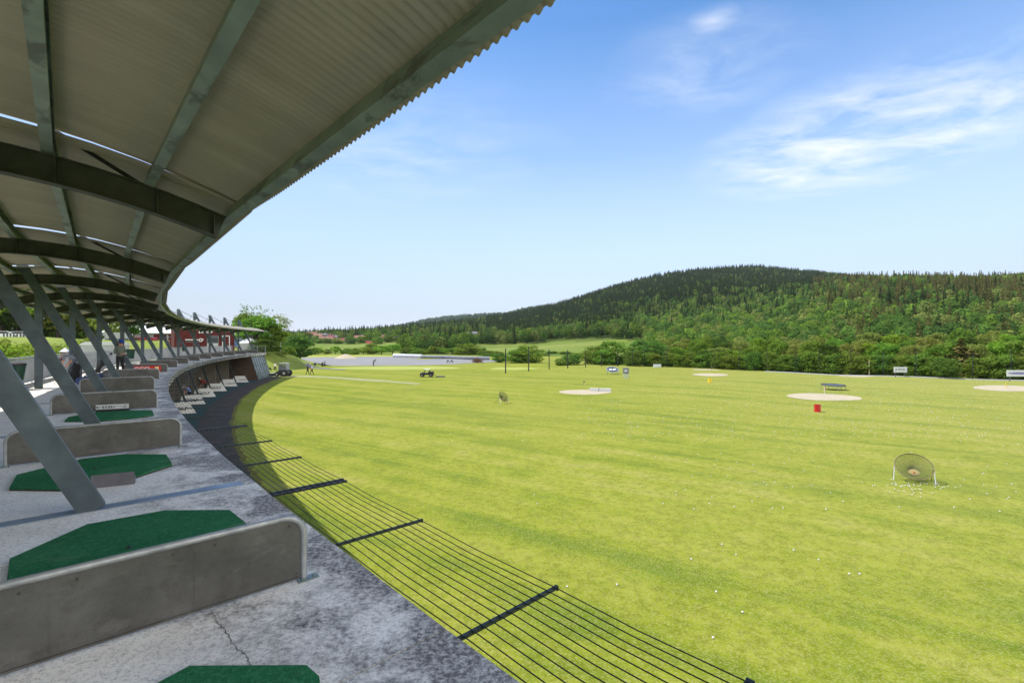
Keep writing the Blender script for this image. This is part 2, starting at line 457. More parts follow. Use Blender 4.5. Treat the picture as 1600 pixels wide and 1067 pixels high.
# roof sheets: one corrugated vaulted panel for each bay
def mk_sheet():
    mb=MB(); pitch=.0762; nw=int(round(ST*1.03/pitch)); per=6; nx=nw*per
    ns=[-.367+i*4.967/14 for i in range(15)]
    vs=[];fs=[]
    for n in ns:
        half=(R+n)*math.tan(ST/2/R)
        y0=-half-.24; y1=half-.24+.05
        g=.020+.034*max(0,min(1,(n-.05)/1.7))
        for j in range(nx+1):
            t=j/nx; y=y0+(y1-y0)*t
            w=.012*math.sin(2*PI*per*0+2*PI*nw*t)
            lift=g*sstep((t-.80)/.20)
            vs.append((-n,y,zz(roof_z(n))+.012+w+lift))
    m=nx+1
    for i in range(len(ns)-1):
        for j in range(nx): fs.append((i*m+j,(i+1)*m+j,(i+1)*m+j+1,i*m+j+1))
    mb.add(vs,fs); return mb
me_sheet=mk_sheet().mesh('roof_sheet',M['sheet'],smooth=60)
for k in range(-1,NF-1):
    s=(k+1)*ST; p=lpos(s,0,GROUND); rz=ang(s)
    part('roof_sheet',me_sheet,None,stand,loc=p,rot=(0,0,rz))
    for n,me in zip(PN,me_pur): part('purlin',me,None,stand,loc=p,rot=(0,0,rz))
# back rail: corrugated panels with a tube on top, per bay
def mk_backrail():
    mb=MB(); n=4.3; half=(R+n)*math.tan(ST/2/R)-.02
    nw=46; vs=[];fs=[]
    for j in range(nw*4+1):
        y=-half+2*half*j/(nw*4); x=-n+.012*(1 if (j//2)%2 else -1)
        vs += [(x,y,zz(DECK)+.10),(x,y,zz(DECK)+1.0)]
        if j: fs.append((2*j-2,2*j,2*j+1,2*j-1))
    mb.add(vs,fs)
    mb.bar((-n,-half,zz(DECK)+1.06),(-n,half,zz(DECK)+1.06),.07,.05)
    mb.bar((-n,-half,zz(DECK)+.08),(-n,half,zz(DECK)+.08),.05,.05)
    for y in(-half+.03,-half/3,half/3,half-.03): mb.bar((-n-.04,y,zz(DECK)),(-n-.04,y,zz(DECK)+1.06),.05,.05,up=(1,0,0))
    return mb
me_brail=mk_backrail().mesh('back_rail',M['rail'])
for k in range(-1,NF-1):
    s=(k+1)*ST
    part('back_rail',me_brail,None,stand,loc=lpos(s,0,GROUND),rot=(0,0,ang(s)))
# end rail of the deck: thin posts and bars
mb=MB(); s=S_END-.06
for n in(-.3,.8,1.9,3.0,4.25): mb.bar(W(s,n,DECK),W(s,n,DECK+1.05),.05,.05,up=(1,0,0))
for z in(.2,.4,.6,.8,1.05): mb.bar(W(s,-.32,DECK+z),W(s,4.27,DECK+z),.04,.04 if z>1 else .02)
for n in(-.3,):
    pass
part('end_rail',local(mb),M['galv_light'],stand)
# lower storey: back wall, carpet apron, end bay
mb=MB(); seg=40
for i in range(seg):
    a=10+(S_END-10)*i/seg; b=10+(S_END-10)*(i+1)/seg
    mb.add([W(a,3.9,GROUND),W(b,3.9,GROUND),W(b,3.9,DECK-.3),W(a,3.9,DECK-.3)],[(0,1,2,3)])
    mb.add([W(a,4.1,GROUND),W(b,4.1,GROUND),W(b,4.1,DECK-.3),W(a,4.1,DECK-.3)],[(3,2,1,0)])
part('lower_back_wall',local(mb),M['tan_wall'],stand)
mb=MB()
for i in range(60):
    a=S_BEG+(S_END-1-S_BEG)*i/60; b=S_BEG+(S_END-1-S_BEG)*(i+1)/60
    mb.add([W(a,-1.25,GROUND+.02),W(b,-1.25,GROUND+.02),W(b,3.9,GROUND+.02),W(a,3.9,GROUND+.02)],[(3,2,1,0)])
part('lower_floor',local(mb),M['carpet'],stand)
# plank side wall and slanted glazed end bay
sA=12.35*ST; sB=S_END-.15
mb=MB()
for i in range(9):
    z0=GROUND+.02+i*.36; z1=z0+.345
    o0=-.95+ .95*(z0-GROUND)/3.3; o1=-.95+.95*(z1-GROUND)/3.3
    for q in(0,):
        mb.extrude([W(sA,o0,z0),W(sA,3.85,z0),W(sA,3.85,z1),W(sA,o1,z1)],W(sA+.06,0)-W(sA,0))
part('plank_wall',local(mb),M['planks'],stand)
mb=MB()
lo=lambda s,dz=0: W(s,-1.0,GROUND+.02+dz); hi=lambda s: W(s,-.05,DECK-.31)
mb.add([lo(sA+.08),lo(sB),hi(sB),hi(sA+.08)],[(0,1,2,3)])
mb.add([W(sB,-1.0,GROUND),W(sB,3.9,GROUND),W(sB,3.9,DECK-.31),W(sB,-.05,DECK-.31)],[(0,1,2,3)])
gz=part('end_glazing',local(mb),M['glaze'],stand)
mb=MB()
for i in range(7):
    s=sA+.1+(sB-sA-.1)*i/6; mb.bar(lo(s)+Vector((.06,.03,0)),hi(s)+Vector((.06,.03,0)),.07,.09)
for f in(.02,.27,.62,.985):
    a=lo(sA+.1).lerp(hi(sA+.1),f)+Vector((.06,.03,0)); b=lo(sB).lerp(hi(sB),f)+Vector((.06,.03,0)); mb.bar(a,b,.05,.07)
part('mullions',local(mb),M['galv'],gz)
# ------------------------------------------------------------------ camera, sun, sky
cam=bpy.data.cameras.new('camera'); cam.sensor_width=36; cam.lens=36*F/1600; cam.clip_start=.05; cam.clip_end=20000
co=bpy.data.objects.new('camera',cam); co.location=(0,0,0); co.rotation_euler=(PI/2,0,0); link(co); scene.camera=co
EL=math.radians(54); AZ=math.radians(-8)      # light travels towards +X, slightly back to the stand
d=Vector((math.cos(EL)*math.cos(AZ),math.cos(EL)*math.sin(AZ),-math.sin(EL)))
sl=bpy.data.lights.new('sun','SUN'); sl.energy=3.6; sl.angle=math.radians(.5); sl.color=(1,.95,.86)
so=bpy.data.objects.new('sun',sl); so.rotation_euler=d.to_track_quat('-Z','Y').to_euler(); so.location=(-40,0,60); link(so)
wd=bpy.data.worlds.new('World'); scene.world=wd; wd.use_nodes=True
nt=wd.node_tree; nt.nodes.clear()
def wn(t,**k):
    x=nt.nodes.new(t)
    for a,b in k.items(): setattr(x,a,b)
    return x
wo=wn('ShaderNodeOutputWorld'); bg=wn('ShaderNodeBackground'); sky=wn('ShaderNodeTexSky',sky_type='NISHITA')
sky.sun_disc=False; sky.sun_elevation=EL; sky.sun_rotation=math.atan2(-d.x,-d.y); sky.air_density=1.0; sky.dust_density=.6; sky.ozone_density=2.0; sky.altitude=100
tc=wn('ShaderNodeTexCoord')
sep=wn('ShaderNodeSeparateXYZ'); nt.links.new(tc.outputs['Generated'],sep.inputs[0])
def wm(op,a,b=None,c=None):
    x=wn('ShaderNodeMath',operation=op)
    for i,v in enumerate((a,b,c)):
        if v is None: continue
        if isinstance(v,(int,float)): x.inputs[i].default_value=v
        else: nt.links.new(v,x.inputs[i])
    return x.outputs[0]
def wr(v,stops):
    x=wn('ShaderNodeValToRGB'); el=x.color_ramp.elements
    while len(el)<len(stops): el.new(.5)
    for e,(p,c) in zip(el,stops): e.position=p; e.color=(c,c,c,1)
    nt.links.new(v,x.inputs[0]); return x.outputs[0]
SKY_L0=2.95; CLOUD_W=4.6; FILL_CLOUD_W=11.5
# cirrus: noise on a plane high overhead, gathered in one bank of the sky
zc=wm('MAXIMUM',sep.outputs[2],.03)
ux=wm('DIVIDE',sep.outputs[0],zc); uy=wm('DIVIDE',sep.outputs[1],zc)
cv=wn('ShaderNodeCombineXYZ'); nt.links.new(ux,cv.inputs[0]); nt.links.new(uy,cv.inputs[1])
mp=wn('ShaderNodeMapping'); nt.links.new(cv.outputs[0],mp.inputs[0]); mp.inputs['Rotation'].default_value=(0,0,math.radians(-24)); mp.inputs['Scale'].default_value=(.75,1.15,1)
def wnoise(vec,sc,det,ro,di,loc=None):
    x=wn('ShaderNodeTexNoise'); nt.links.new(vec,x.inputs['Vector'])
    x.inputs['Scale'].default_value=sc; x.inputs['Detail'].default_value=det; x.inputs['Roughness'].default_value=ro; x.inputs['Distortion'].default_value=di
    return x.outputs['Fac']
n1=wnoise(mp.outputs[0],3.1,10,.62,.45); n2=wnoise(cv.outputs[0],.32,4,.5,.3)
# bank centre (right of the range, about 25 degrees up)
dxn=wm('SUBTRACT',ux,1.8); dyn=wm('SUBTRACT',uy,2.45)
dist=wm('SQRT',wm('ADD',wm('MULTIPLY',wm('MULTIPLY',dxn,dxn),1.4),wm('MULTIPLY',wm('MULTIPLY',dyn,dyn),.9)))
bank=wr(dist,[(.0,1.0),(.5,.9),(1.0,.0)])
def spot(a,b,rad,wt):
    ex=wm('SUBTRACT',ux,a); ey=wm('SUBTRACT',uy,b)
    dd=wm('DIVIDE',wm('SQRT',wm('ADD',wm('MULTIPLY',ex,ex),wm('MULTIPLY',ey,ey))),rad)
    return wm('MULTIPLY',wr(dd,[(.0,1.0),(1.0,.0)]),wt)
bank=wm('MAXIMUM',bank,wm('MAXIMUM',spot(.63,1.50,.10,.8),wm('MAXIMUM',spot(.72,1.78,.42,.5),spot(-.75,2.6,1.1,.40))))
cl=wm('MULTIPLY',wr(n1,[(.38,0),(.72,1)]),bank)
thin=wm('MULTIPLY',wr(n1,[(.50,0),(.80,1)]),wr(n2,[(.45,0),(.7,.10)]))
cl=wm('MINIMUM',wm('ADD',wm('MULTIPLY',cl,.88),thin),.9)
hz=wr(sep.outputs[2],[(.0,0),(.06,1)]); cl=wm('MULTIPLY',cl,hz)
# roll the bright horizon off gently, deepen the blue overhead
bw=wn('ShaderNodeRGBToBW'); nt.links.new(sky.outputs[0],bw.inputs[0])
lum=wm('DIVIDE',bw.outputs[0],SKY_L0)
sc=wm('DIVIDE',1.0,wm('POWER',wm('ADD',1.0,wm('MULTIPLY',lum,lum)),.5))
hs=wn('ShaderNodeHueSaturation'); hs.inputs['Saturation'].default_value=1.24; hs.inputs['Value'].default_value=1.14; nt.links.new(sky.outputs[0],hs.inputs['Color'])
air=wn('ShaderNodeMix',data_type='RGBA'); nt.links.new(wr(sep.outputs[2],[(.0,.78),(.14,.52),(.36,.16),(.55,.0)]),air.inputs[0]); nt.links.new(hs.outputs[0],air.inputs[6]); air.inputs[7].default_value=(6.7,7.5,9.4,1)
vm=wn('ShaderNodeVectorMath',operation='SCALE'); nt.links.new(air.outputs[2],vm.inputs[0]); nt.links.new(sc,vm.inputs['Scale'])
mx=wn('ShaderNodeMix',data_type='RGBA'); nt.links.new(cl,mx.inputs[0]); nt.links.new(vm.outputs[0],mx.inputs[6]); mx.inputs[7].default_value=(CLOUD_W*.95,CLOUD_W*.98,CLOUD_W*1.04,1)
# added bright cloud bank, unseen to the right, that brightens the shaded deck
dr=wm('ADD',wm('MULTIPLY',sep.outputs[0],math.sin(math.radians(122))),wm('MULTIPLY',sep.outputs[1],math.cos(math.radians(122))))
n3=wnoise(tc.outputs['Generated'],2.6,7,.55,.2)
fill_cloud=wm('MULTIPLY',wr(wm('ADD',dr,wm('MULTIPLY',n3,.5)),[(.78,0),(1.0,1)]),wr(sep.outputs[2],[(.0,0),(.05,1)]))
mx2=wn('ShaderNodeMix',data_type='RGBA'); nt.links.new(fill_cloud,mx2.inputs[0]); nt.links.new(mx.outputs[2],mx2.inputs[6]); mx2.inputs[7].default_value=(FILL_CLOUD_W,FILL_CLOUD_W*.95,FILL_CLOUD_W*.87,1)
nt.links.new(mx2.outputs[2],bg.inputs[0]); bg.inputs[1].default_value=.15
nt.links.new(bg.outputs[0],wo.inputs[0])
scene.view_settings.view_transform='Standard'; scene.view_settings.look='None'; scene.view_settings.exposure=.75; scene.view_settings.gamma=1

# ------------------------------------------------------------------ ground
def grass_mat():
    t=NT('mown_grass'); P=t.pos()
    Rt=t.mapping(P,(1,1,1),(0,0,math.radians(-146))); st=t.noise(t.mapping(Rt,(.045,.55,1)),1.0,5,.62,.35)       # mowing streaks
    big=t.noise(P,.055,5,.6,.6); mid=t.noise(P,.5,6,.65,.3); fine=t.noise(P,5,5,.75); blade=t.noise(t.mapping(P,(1,1,.3)),26,4,.8)
    sx=t.n('ShaderNodeSeparateXYZ'); t.l(Rt,sx.inputs[0])
    wv=t.math('SINE',t.math('ADD',t.math('MULTIPLY',sx.outputs[1],2.3),t.math('MULTIPLY',t.noise(P,.03,2,.5),16.0)))
    a=t.ramp(t.math('ADD',t.math('ADD',t.math('MULTIPLY',st,.62),t.math('MULTIPLY',mid,.38)),t.math('MULTIPLY',wv,.007)),
        [(.40,(0.112,0.171,0.012,1)),(.48,(0.196,0.239,0.017,1)),(.54,(0.243,0.269,0.029,1)),(.63,(0.296,0.290,0.063,1))])
    sep=t.n('ShaderNodeSeparateXYZ'); t.l(P,sep.inputs[0])
    far=t.g(t.math('MULTIPLY',sep.outputs[0],.016),.05,.95)
    a=t.mix(t.math('MULTIPLY',t.g(big,.40,.66),.5),a,(0.253,0.267,0.042,1))
    a=t.mix(t.math('MULTIPLY',far,.52),a,(0.325,0.318,0.105,1))
    dry=t.g(t.noise(P,.16,6,.7,.8),.60,.74); a=t.mix(t.math('MULTIPLY',dry,.38),a,(0.354,0.328,0.147,1))
    grn=t.g(t.noise(t.mapping(P,(1,1,1),(0,0,0),(13,5,0)),.3,6,.7,1.0),.60,.72); a=t.mix(t.math('MULTIPLY',grn,.40),a,(0.110,0.202,0.019,1))
    a=t.mix(t.math('MULTIPLY',t.g(fine,.44,.60),.55),a,(0.096,0.122,0.008,1))
    a=t.mix(t.math('MULTIPLY',t.g(blade,.50,.60),.5),a,(0.401,0.374,0.158,1))
    h=t.math('ADD',t.math('MULTIPLY',fine,.9),blade)
    return t.bsdf(a,.95,0,h,.55,.03,.02)
M['grass']=grass_mat()
M['rough_grass']=simple('rough_grass',(.16,.22,.03,1),(.27,.30,.06,1),.35,.9,0,.4,.03,.1,world=True)
M['bright_green']=simple('bright_green_turf',(.34,.37,.09,1),(.30,.34,.075,1),.25,.9,0,.2,.01,.1,world=True)
def forest_floor():
    t=NT('hill_ground'); P=t.pos()
    a=t.ramp(t.noise(P,.02,6,.6,.4),[(.3,(.05,.085,.014,1)),(.7,(.12,.16,.03,1))])
    return t.bsdf(a,.95,0,t.noise(P,.4,4,.6),.5,.3,.1)
M['hill']=forest_floor()
def meadow_mat():
    t=NT('valley_meadow'); P=t.pos()
    a=t.ramp(t.noise(t.mapping(P,(.5,1,1)),.03,6,.6,.3),[(.3,(.085,.14,.018,1)),(.5,(.15,.20,.032,1)),(.7,(.23,.255,.065,1))])
    a=t.mix(t.math('MULTIPLY',t.g(t.noise(P,.5,4,.6),.4,.7),.3),a,(.09,.13,.02,1))
    return t.bsdf(a,.95,0,t.noise(P,.7,4,.6),.4,.1,.1)
M['meadow']=meadow_mat()
M['gravel']=simple('grey_gravel',(.235,.232,.228,1),(.19,.188,.185,1),.12,.9,0,.3,.02,world=True)
M['asphalt']=simple('path_asphalt',(.17,.17,.172,1),(.13,.13,.134,1),.5,.9,0,.3,.01,world=True)
M['worn']=simple('worn_track',(.30,.295,.14,1),(.24,.26,.06,1),.9,.95,0,.3,.02,world=True)
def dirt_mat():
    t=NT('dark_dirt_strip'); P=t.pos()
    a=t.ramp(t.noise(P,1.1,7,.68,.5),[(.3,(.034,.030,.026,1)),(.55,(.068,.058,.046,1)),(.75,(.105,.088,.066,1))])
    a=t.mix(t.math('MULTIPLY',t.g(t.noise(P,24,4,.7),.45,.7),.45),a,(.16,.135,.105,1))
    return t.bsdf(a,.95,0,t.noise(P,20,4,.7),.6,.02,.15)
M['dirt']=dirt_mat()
M['fringe']=simple('dry_grass_fringe',(.20,.15,.04,1),(.10,.12,.02,1),2.2,.95,0,.4,.02,.1,world=True)

# hills: knots of (depth, height) for azimuths given by the photograph's columns
HK={ 300:[(230,-5.3),(400,-3.0),(600,0.0),(900,2.0)],
 480:[(220,-5.3),(350,-3.6),(520,1.0),(850,4.0)],
 540:[(210,-5.3),(350,-3.4),(520,1.5),(800,6.0)],
 600:[(210,-5.3),(340,-3.0),(500,3.0),(800,16.0)],
 700:[(200,-5.3),(320,-3.0),(480,5.5),(800,27.0)],
 800:[(180,-5.3),(300,-3.2),(470,7.0),(900,41.0)],
 880:[(170,-5.3),(280,-2.6),(450,11.0),(900,65.0)],
 950:[(160,-5.3),(260,-2.0),(450,16.0),(940,98.0)],
 1000:[(150,-5.3),(250,-1.5),(450,19.0),(960,119.0)],
 1050:[(140,-5.3),(240,-1.0),(440,21.0),(960,133.0)],
 1100:[(130,-5.3),(230,0.0),(430,24.0),(960,139.0)],
 1200:[(120,-5.3),(220,1.0),(420,28.0),(960,140.0)],
 1270:[(112,-5.3),(210,2.0),(420,38.0),(950,130.0)],
 1330:[(106,-5.3),(200,3.0),(420,46.0),(880,110.0)],
 1400:[(100,-5.3),(190,4.0),(420,48.0),(640,72.0)],
 1500:[(92,-5.3),(180,5.0),(410,47.0),(600,71.0)],
 1600:[(86,-5.3),(170,5.0),(400,47.0),(580,74.0)],
 1780:[(80,-5.3),(160,5.0),(390,47.0),(560,76.0)],
 2600:[(80,-5.3),(160,5.0),(390,47.0),(560,76.0)]}
HU=sorted(HK)
def hknots(u):
    if u<=HU[0]: return HK[HU[0]]
    if u>=HU[-1]: return HK[HU[-1]]
    for a,b in zip(HU,HU[1:]):
        if a<=u<=b:
            t=(u-a)/(b-a)
            return [(p[0]+(q[0]-p[0])*t,p[1]+(q[1]-p[1])*t) for p,q in zip(HK[a],HK[b])]
def terrain_z(x,y):
    if y<20: return GROUND
    u=800+F*x/y
    k=hknots(u)
    if y<=k[0][0]: return GROUND
    kk=k+[(k[3][0]*1.35,k[3][1]*.9),(k[3][0]*1.9,k[3][1]*.4),(6000,-5)]
    for (a,za),(b,zb) in zip(kk,kk[1:]):
        if a<=y<=b:
            t=(y-a)/(b-a)
            z=za+(zb-za)*t; break
    else: z=-5
    amp=min(1,(y-k[0][0])/200)
    z+=amp*(2.2*math.sin(x*.013+y*.008)+1.2*math.sin(x*.031-y*.02))*min(1,y/600)
    return z
def ground_z(x,y):
    zt=terrain_z(x,y)
    return field_z(x,y) if zt<=GROUND+.02 else zt+(field_z(x,y)-GROUND)*max(0,1-(zt-GROUND))
# ground sheet: polar grid round the stand's viewpoint, out past the horizon
rads=[1.5*(1.052**i) for i in range(170)]; rads=[r for r in rads if r<4200]
azs=[]
a=-180.0
while a<180: 
    azs.append(math.radians(a)); a+= .75 if -62<=a<62 else 3.0
vs=[(0,0,GROUND)];fs=[];mi=[]
for r in rads:
    for a in azs:
        x,y=r*math.sin(a),r*math.cos(a); vs.append((x,y,ground_z(x,y)))
na=len(azs)
for j in range(na): fs.append((0,1+(j+1)%na,1+j)); mi.append(0)
for i in range(len(rads)-1):
    for j in range(na):
        k=(j+1)%na; q=(1+i*na+j,1+i*na+k,1+(i+1)*na+k,1+(i+1)*na+j)
        fs.append(q)
        x,y,z=vs[q[3]]
        if y<20: m=0
        else:
            u=800+F*x/y; kn=hknots(u)
            m=0 if y<kn[0][0] else (1 if y<kn[1][0]+ (30 if u<1010 else -60) else 2)
        mi.append(m)
me=bpy.data.meshes.new('ground'); me.from_pydata(vs,[],fs)
for mm in(M['grass'],M['meadow'],M['hill']): me.materials.append(mm)
me.polygons.foreach_set('material_index',mi); me.polygons.foreach_set('use_smooth',[True]*len(fs)); me.update()
structure('ground',me)

# grassy bank behind the stand
def bank_z(s,n):
    P=[(4.3,-2.05),(8,-1.5),(13,-.8),(22,.5),(60,.9),(200,1.5)]
    z=P[-1][1]
    if n<=P[0][0]: z=P[0][1]
    else:
        for (a,p),(b,q) in zip(P,P[1:]):
            if a<=n<=b: z=p+(q-p)*(n-a)/(b-a); break
    z-=.35*sstep((s-70)/15)
    if s>78.9:
        f=sstep((n+1.2)/9.5); z=-5.5+f*(z+5.5)
        f2=1-sstep((s-104)/20); z=-5.5+f2*(z+5.5)
    return z
def surf_z(x,y):
    g=ground_z(x,y); s,n=SN(x,y)
    if n<-1.5 or n>75 or s<-30 or s>150: return g
    if s<78.9 and n<4.5: return g
    return max(g,bank_z(s,n))
vs=[];fs=[]
sv=[-30+i*2.0 for i in range(54)]+[78.5,78.95]+[79.4+i*1.2 for i in range(60)]
sv=sorted(sv)
nv=[4.5,5,6,7,8,10,12,14,17,20,23,27,33,40,50,62,75]
nv2=[-1.6+i*(6.1/10) for i in range(10)]
for s in sv:
    for n in nv2+nv:
        w=W(s,n); z=bank_z(s,max(n,4.5) if s<78.7 else n)
        if s<78.7 and n<4.5: w=W(s,4.5)
        z+=.12*mnoise.noise((w.x*.25,w.y*.25,1)) if n>5 else 0
        vs.append((w.x,w.y,z))
mm=len(nv)+len(nv2)
for i in range(len(sv)-1):
    for j in range(mm-1):
        if sv[i]<78.7 and j<len(nv2): continue
        fs.append((i*mm+j,i*mm+j+1,(i+1)*mm+j+1,(i+1)*mm+j))
me=bpy.data.meshes.new('bank'); me.from_pydata(vs,[],fs); me.materials.append(M['rough_grass']); me.polygons.foreach_set('use_smooth',[True]*len(fs)); me.update()
structure('grass_bank',me)
def ribbon(name,pts_l,pts_r,mat,dz=.02):
    mb=MB(); vs=[];fs=[]
    for i,(a,b) in enumerate(zip(pts_l,pts_r)):
        vs += [(a[0],a[1],surf_z(a[0],a[1])+dz),(b[0],b[1],surf_z(b[0],b[1])+dz)]
        if i: fs.append((2*i-2,2*i-1,2*i+1,2*i))
    mb.add(vs,fs); return structure(name,mb.mesh(name,mat))
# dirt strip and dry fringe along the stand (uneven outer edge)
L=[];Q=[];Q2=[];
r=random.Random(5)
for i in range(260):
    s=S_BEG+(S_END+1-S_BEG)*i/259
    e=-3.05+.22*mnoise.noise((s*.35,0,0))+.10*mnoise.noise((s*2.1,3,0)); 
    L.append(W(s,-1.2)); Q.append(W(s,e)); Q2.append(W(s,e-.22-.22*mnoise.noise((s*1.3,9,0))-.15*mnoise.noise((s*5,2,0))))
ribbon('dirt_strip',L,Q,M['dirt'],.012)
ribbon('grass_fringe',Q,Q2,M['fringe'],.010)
# ------------------------------------------------------------------ vegetation
def leaf_mat(name, dark, light, trans=.55, var=.10):
    t=NT(name)
    at_=t.n('ShaderNodeAttribute'); at_.attribute_name='tint'
    oi=t.n('ShaderNodeObjectInfo')
    c=t.ramp(at_.outputs['Fac'],[(0,dark),(1,light)])
    hv=t.n('ShaderNodeHueSaturation'); t.l(c,hv.inputs['Color'])
    t.l(t.math('MULTIPLY_ADD',oi.outputs['Random'],.05,.475),hv.inputs['Hue'])
    t.l(t.math('MULTIPLY_ADD',oi.outputs['Random'],var*2.4,1-var*1.2),hv.inputs['Value'])
    d=t.n('ShaderNodeBsdfDiffuse'); t.l(hv.outputs[0],d.inputs[0])
    tr=t.n('ShaderNodeBsdfTranslucent'); t.l(t.mix(.5,hv.outputs[0],(.16,.22,.02,1)),tr.inputs[0])
    m=t.n('ShaderNodeMixShader'); m.inputs[0].default_value=trans
    t.l(d.outputs[0],m.inputs[1]); t.l(tr.outputs[0],m.inputs[2]); t.l(m.outputs[0],t.out.inputs[0]); return t.mat
M['leaf_mid']=leaf_mat('leaf_mid_green',(0.070,0.145,0.019,1),(0.246,0.409,0.056,1))
M['leaf_dark']=leaf_mat('leaf_deep_green',(0.035,0.082,0.019,1),(0.117,0.225,0.043,1))
M['leaf_hedge']=leaf_mat('leaf_alder',(0.090,0.158,0.022,1),(0.276,0.414,0.068,1))
M['leaf_hedge2']=leaf_mat('leaf_alder_deep',(0.065,0.137,0.026,1),(0.194,0.324,0.065,1))
M['leaf_olive']=leaf_mat('leaf_olive',(0.139,0.172,0.035,1),(0.384,0.422,0.103,1))
M['leaf_light']=leaf_mat('leaf_bright_green',(0.118,0.238,0.024,1),(0.337,0.536,0.060,1))
M['needle_brown']=leaf_mat('needles_brownish',(0.052,0.059,0.017,1),(0.199,0.182,0.052,1),.12)
M['needle_dark']=leaf_mat('needles_dark',(0.021,0.039,0.013,1),(0.075,0.108,0.030,1),.12)
M['bark']=simple('bark',(.075,.06,.045,1),(.045,.036,.028,1),3,.95,0,.5)
M['birch_bark']=simple('birch_bark',(.5,.48,.44,1),(.12,.11,.10,1),2.2,.9,0,.2,lo=.5,hi=.66)

def quads_mesh(name, C, N, S, tint, mat, up_bias=0.0, asp=1.0):
    """many small leaf faces: centres C, normals N, sizes S"""
    n=len(C); N=N/np.linalg.norm(N,axis=1,keepdims=True)
    A=np.cross(N,rng.normal(size=(n,3))); A/=np.linalg.norm(A,axis=1,keepdims=True); B=np.cross(N,A)
    S=S[:,None]
    V=np.stack([C-A*S*.5*asp, C-B*S*.42+A*S*.06, C+A*S*.5*asp, C+B*S*.42+N*S*.12],1).reshape(-1,3)
    me=bpy.data.meshes.new(name); me.vertices.add(4*n); me.vertices.foreach_set('co',V.astype(np.float32).ravel())
    me.loops.add(4*n); me.loops.foreach_set('vertex_index',np.arange(4*n,dtype=np.int32))
    me.polygons.add(n); me.polygons.foreach_set('loop_start',np.arange(0,4*n,4,dtype=np.int32))
    a=me.attributes.new('tint','FLOAT','FACE'); a.data.foreach_set('value',np.clip(tint,0,1).astype(np.float32))
    me.materials.append(mat); me.update(calc_edges=True); return me
def lobes_crown(name, mat, H, Wd, z0, nl, nq, ls, seed, shape='round', fill=.55):
    """crown of many leaf clumps between z0 and H, width Wd"""
    global rng
    rng=np.random.default_rng(seed)
    Cs=[];Ns=[];Ts=[];Ss=[]
    for i in range(nl):
        u=rng.uniform(0,1)
        zt=z0+(H-z0)*((.10+.86*u) if z0>.6 else (.03+.92*u))
        f={'round':math.sin(PI*(.16+.74*u))**.75,'cone':(1-u)**.8*.95+.08,'column':.55+.45*math.sin(PI*u),'fan':.35+.65*u**.7 if u<.8 else 1-.9*(u-.8)/.2*.6}[shape]
        rr=Wd/2*f*math.sqrt(rng.uniform(.15,1)); th=rng.uniform(0,2*PI)
        c=np.array([rr*math.cos(th),rr*math.sin(th),zt])
        lr=Wd*rng.uniform(.12,.23)*(1.15-.3*u)
        k=int(nq*rng.uniform(.6,1.4))
        dn=rng.normal(size=(k,3)); dn/=np.linalg.norm(dn,axis=1,keepdims=True); dn[:,2]=np.where(dn[:,2]<-.3,dn[:,2]*.5+.1,dn[:,2])
        rad=lr*rng.uniform(.6,1.08,size=(k,1))
        P=c+dn*rad
        Cs.append(P); Ns.append(dn+rng.normal(size=(k,3))*.45); Ss.append(ls*rng.uniform(.55,1.3,size=k))
        Ts.append(np.clip(rng.normal(.5,.16)+rng.normal(0,.16,size=k),0,1))
    return quads_mesh(name,np.concatenate(Cs),np.concatenate(Ns),np.concatenate(Ss),np.concatenate(Ts),mat)
def trunk_mb(H, z0, Wd, r0, seed, nb=7, lean=.04):
    rr=random.Random(seed); mb=MB()
    pts=[(0,0,-.2)]+[(rr.uniform(-lean,lean)*H*t,rr.uniform(-lean,lean)*H*t,H*t) for t in(.12,.3,.5,.7,.88)]
    mb.tube(pts,[r0*1.25,r0,r0*.85,r0*.62,r0*.4,r0*.12],7)
    for i in range(nb):
        t=rr.uniform(z0/H*.8,.72); th=rr.uniform(0,2*PI); L=Wd*rr.uniform(.25,.42)
        j=min(len(pts)-2,max(1,int(t*6)))
        b=Vector(pts[1]).lerp(Vector(pts[-1]),max(0,(t-.12)/.76))
        e=b+Vector((math.cos(th)*L,math.sin(th)*L,L*rr.uniform(.5,1.0))); m=b.lerp(e,.5)+Vector((0,0,-L*.08))
        mb.tube([b,m,e],[r0*.4,r0*.26,r0*.07],5)
    return mb
def conifer_crown(name, mat, H, Wd, z0, tiers, seed, ls):
    r=np.random.default_rng(seed); Cs=[];Ns=[];Ss=[];Ts=[]
    for i in range(tiers):
        t=i/(tiers-1); z=z0+(H-z0)*t; rad=Wd/2*(1-t)**.85+.05*Wd*.4
        nb=max(5,int(13*(1-t)+5)); tt=r.normal(.5,.1)
        for b in range(nb):
            th=2*PI*b/nb+r.uniform(-.3,.3)+i; L=rad*r.uniform(.6,1.15); k=max(3,int(L/ls*2.4))
            q=np.linspace(.18,1,k)
            P=np.stack([np.cos(th)*L*q,np.sin(th)*L*q,z-L*.42*q**1.3+L*.10*q],1)+r.normal(size=(k,3))*ls*.28
            Cs.append(P); Ns.append(np.stack([np.cos(th)*.5+r.normal(size=k)*.5,np.sin(th)*.5+r.normal(size=k)*.5,np.full(k,.7)],1)); Ss.append(ls*r.uniform(.7,1.35,size=k)); Ts.append(tt+.25*(q-.5)+r.normal(0,.12,size=k))
    global rng
    rng=np.random.default_rng(seed+1)
    return quads_mesh(name,np.concatenate(Cs),np.concatenate(Ns),np.concatenate(Ss),np.concatenate(Ts),mat,asp=1.25)

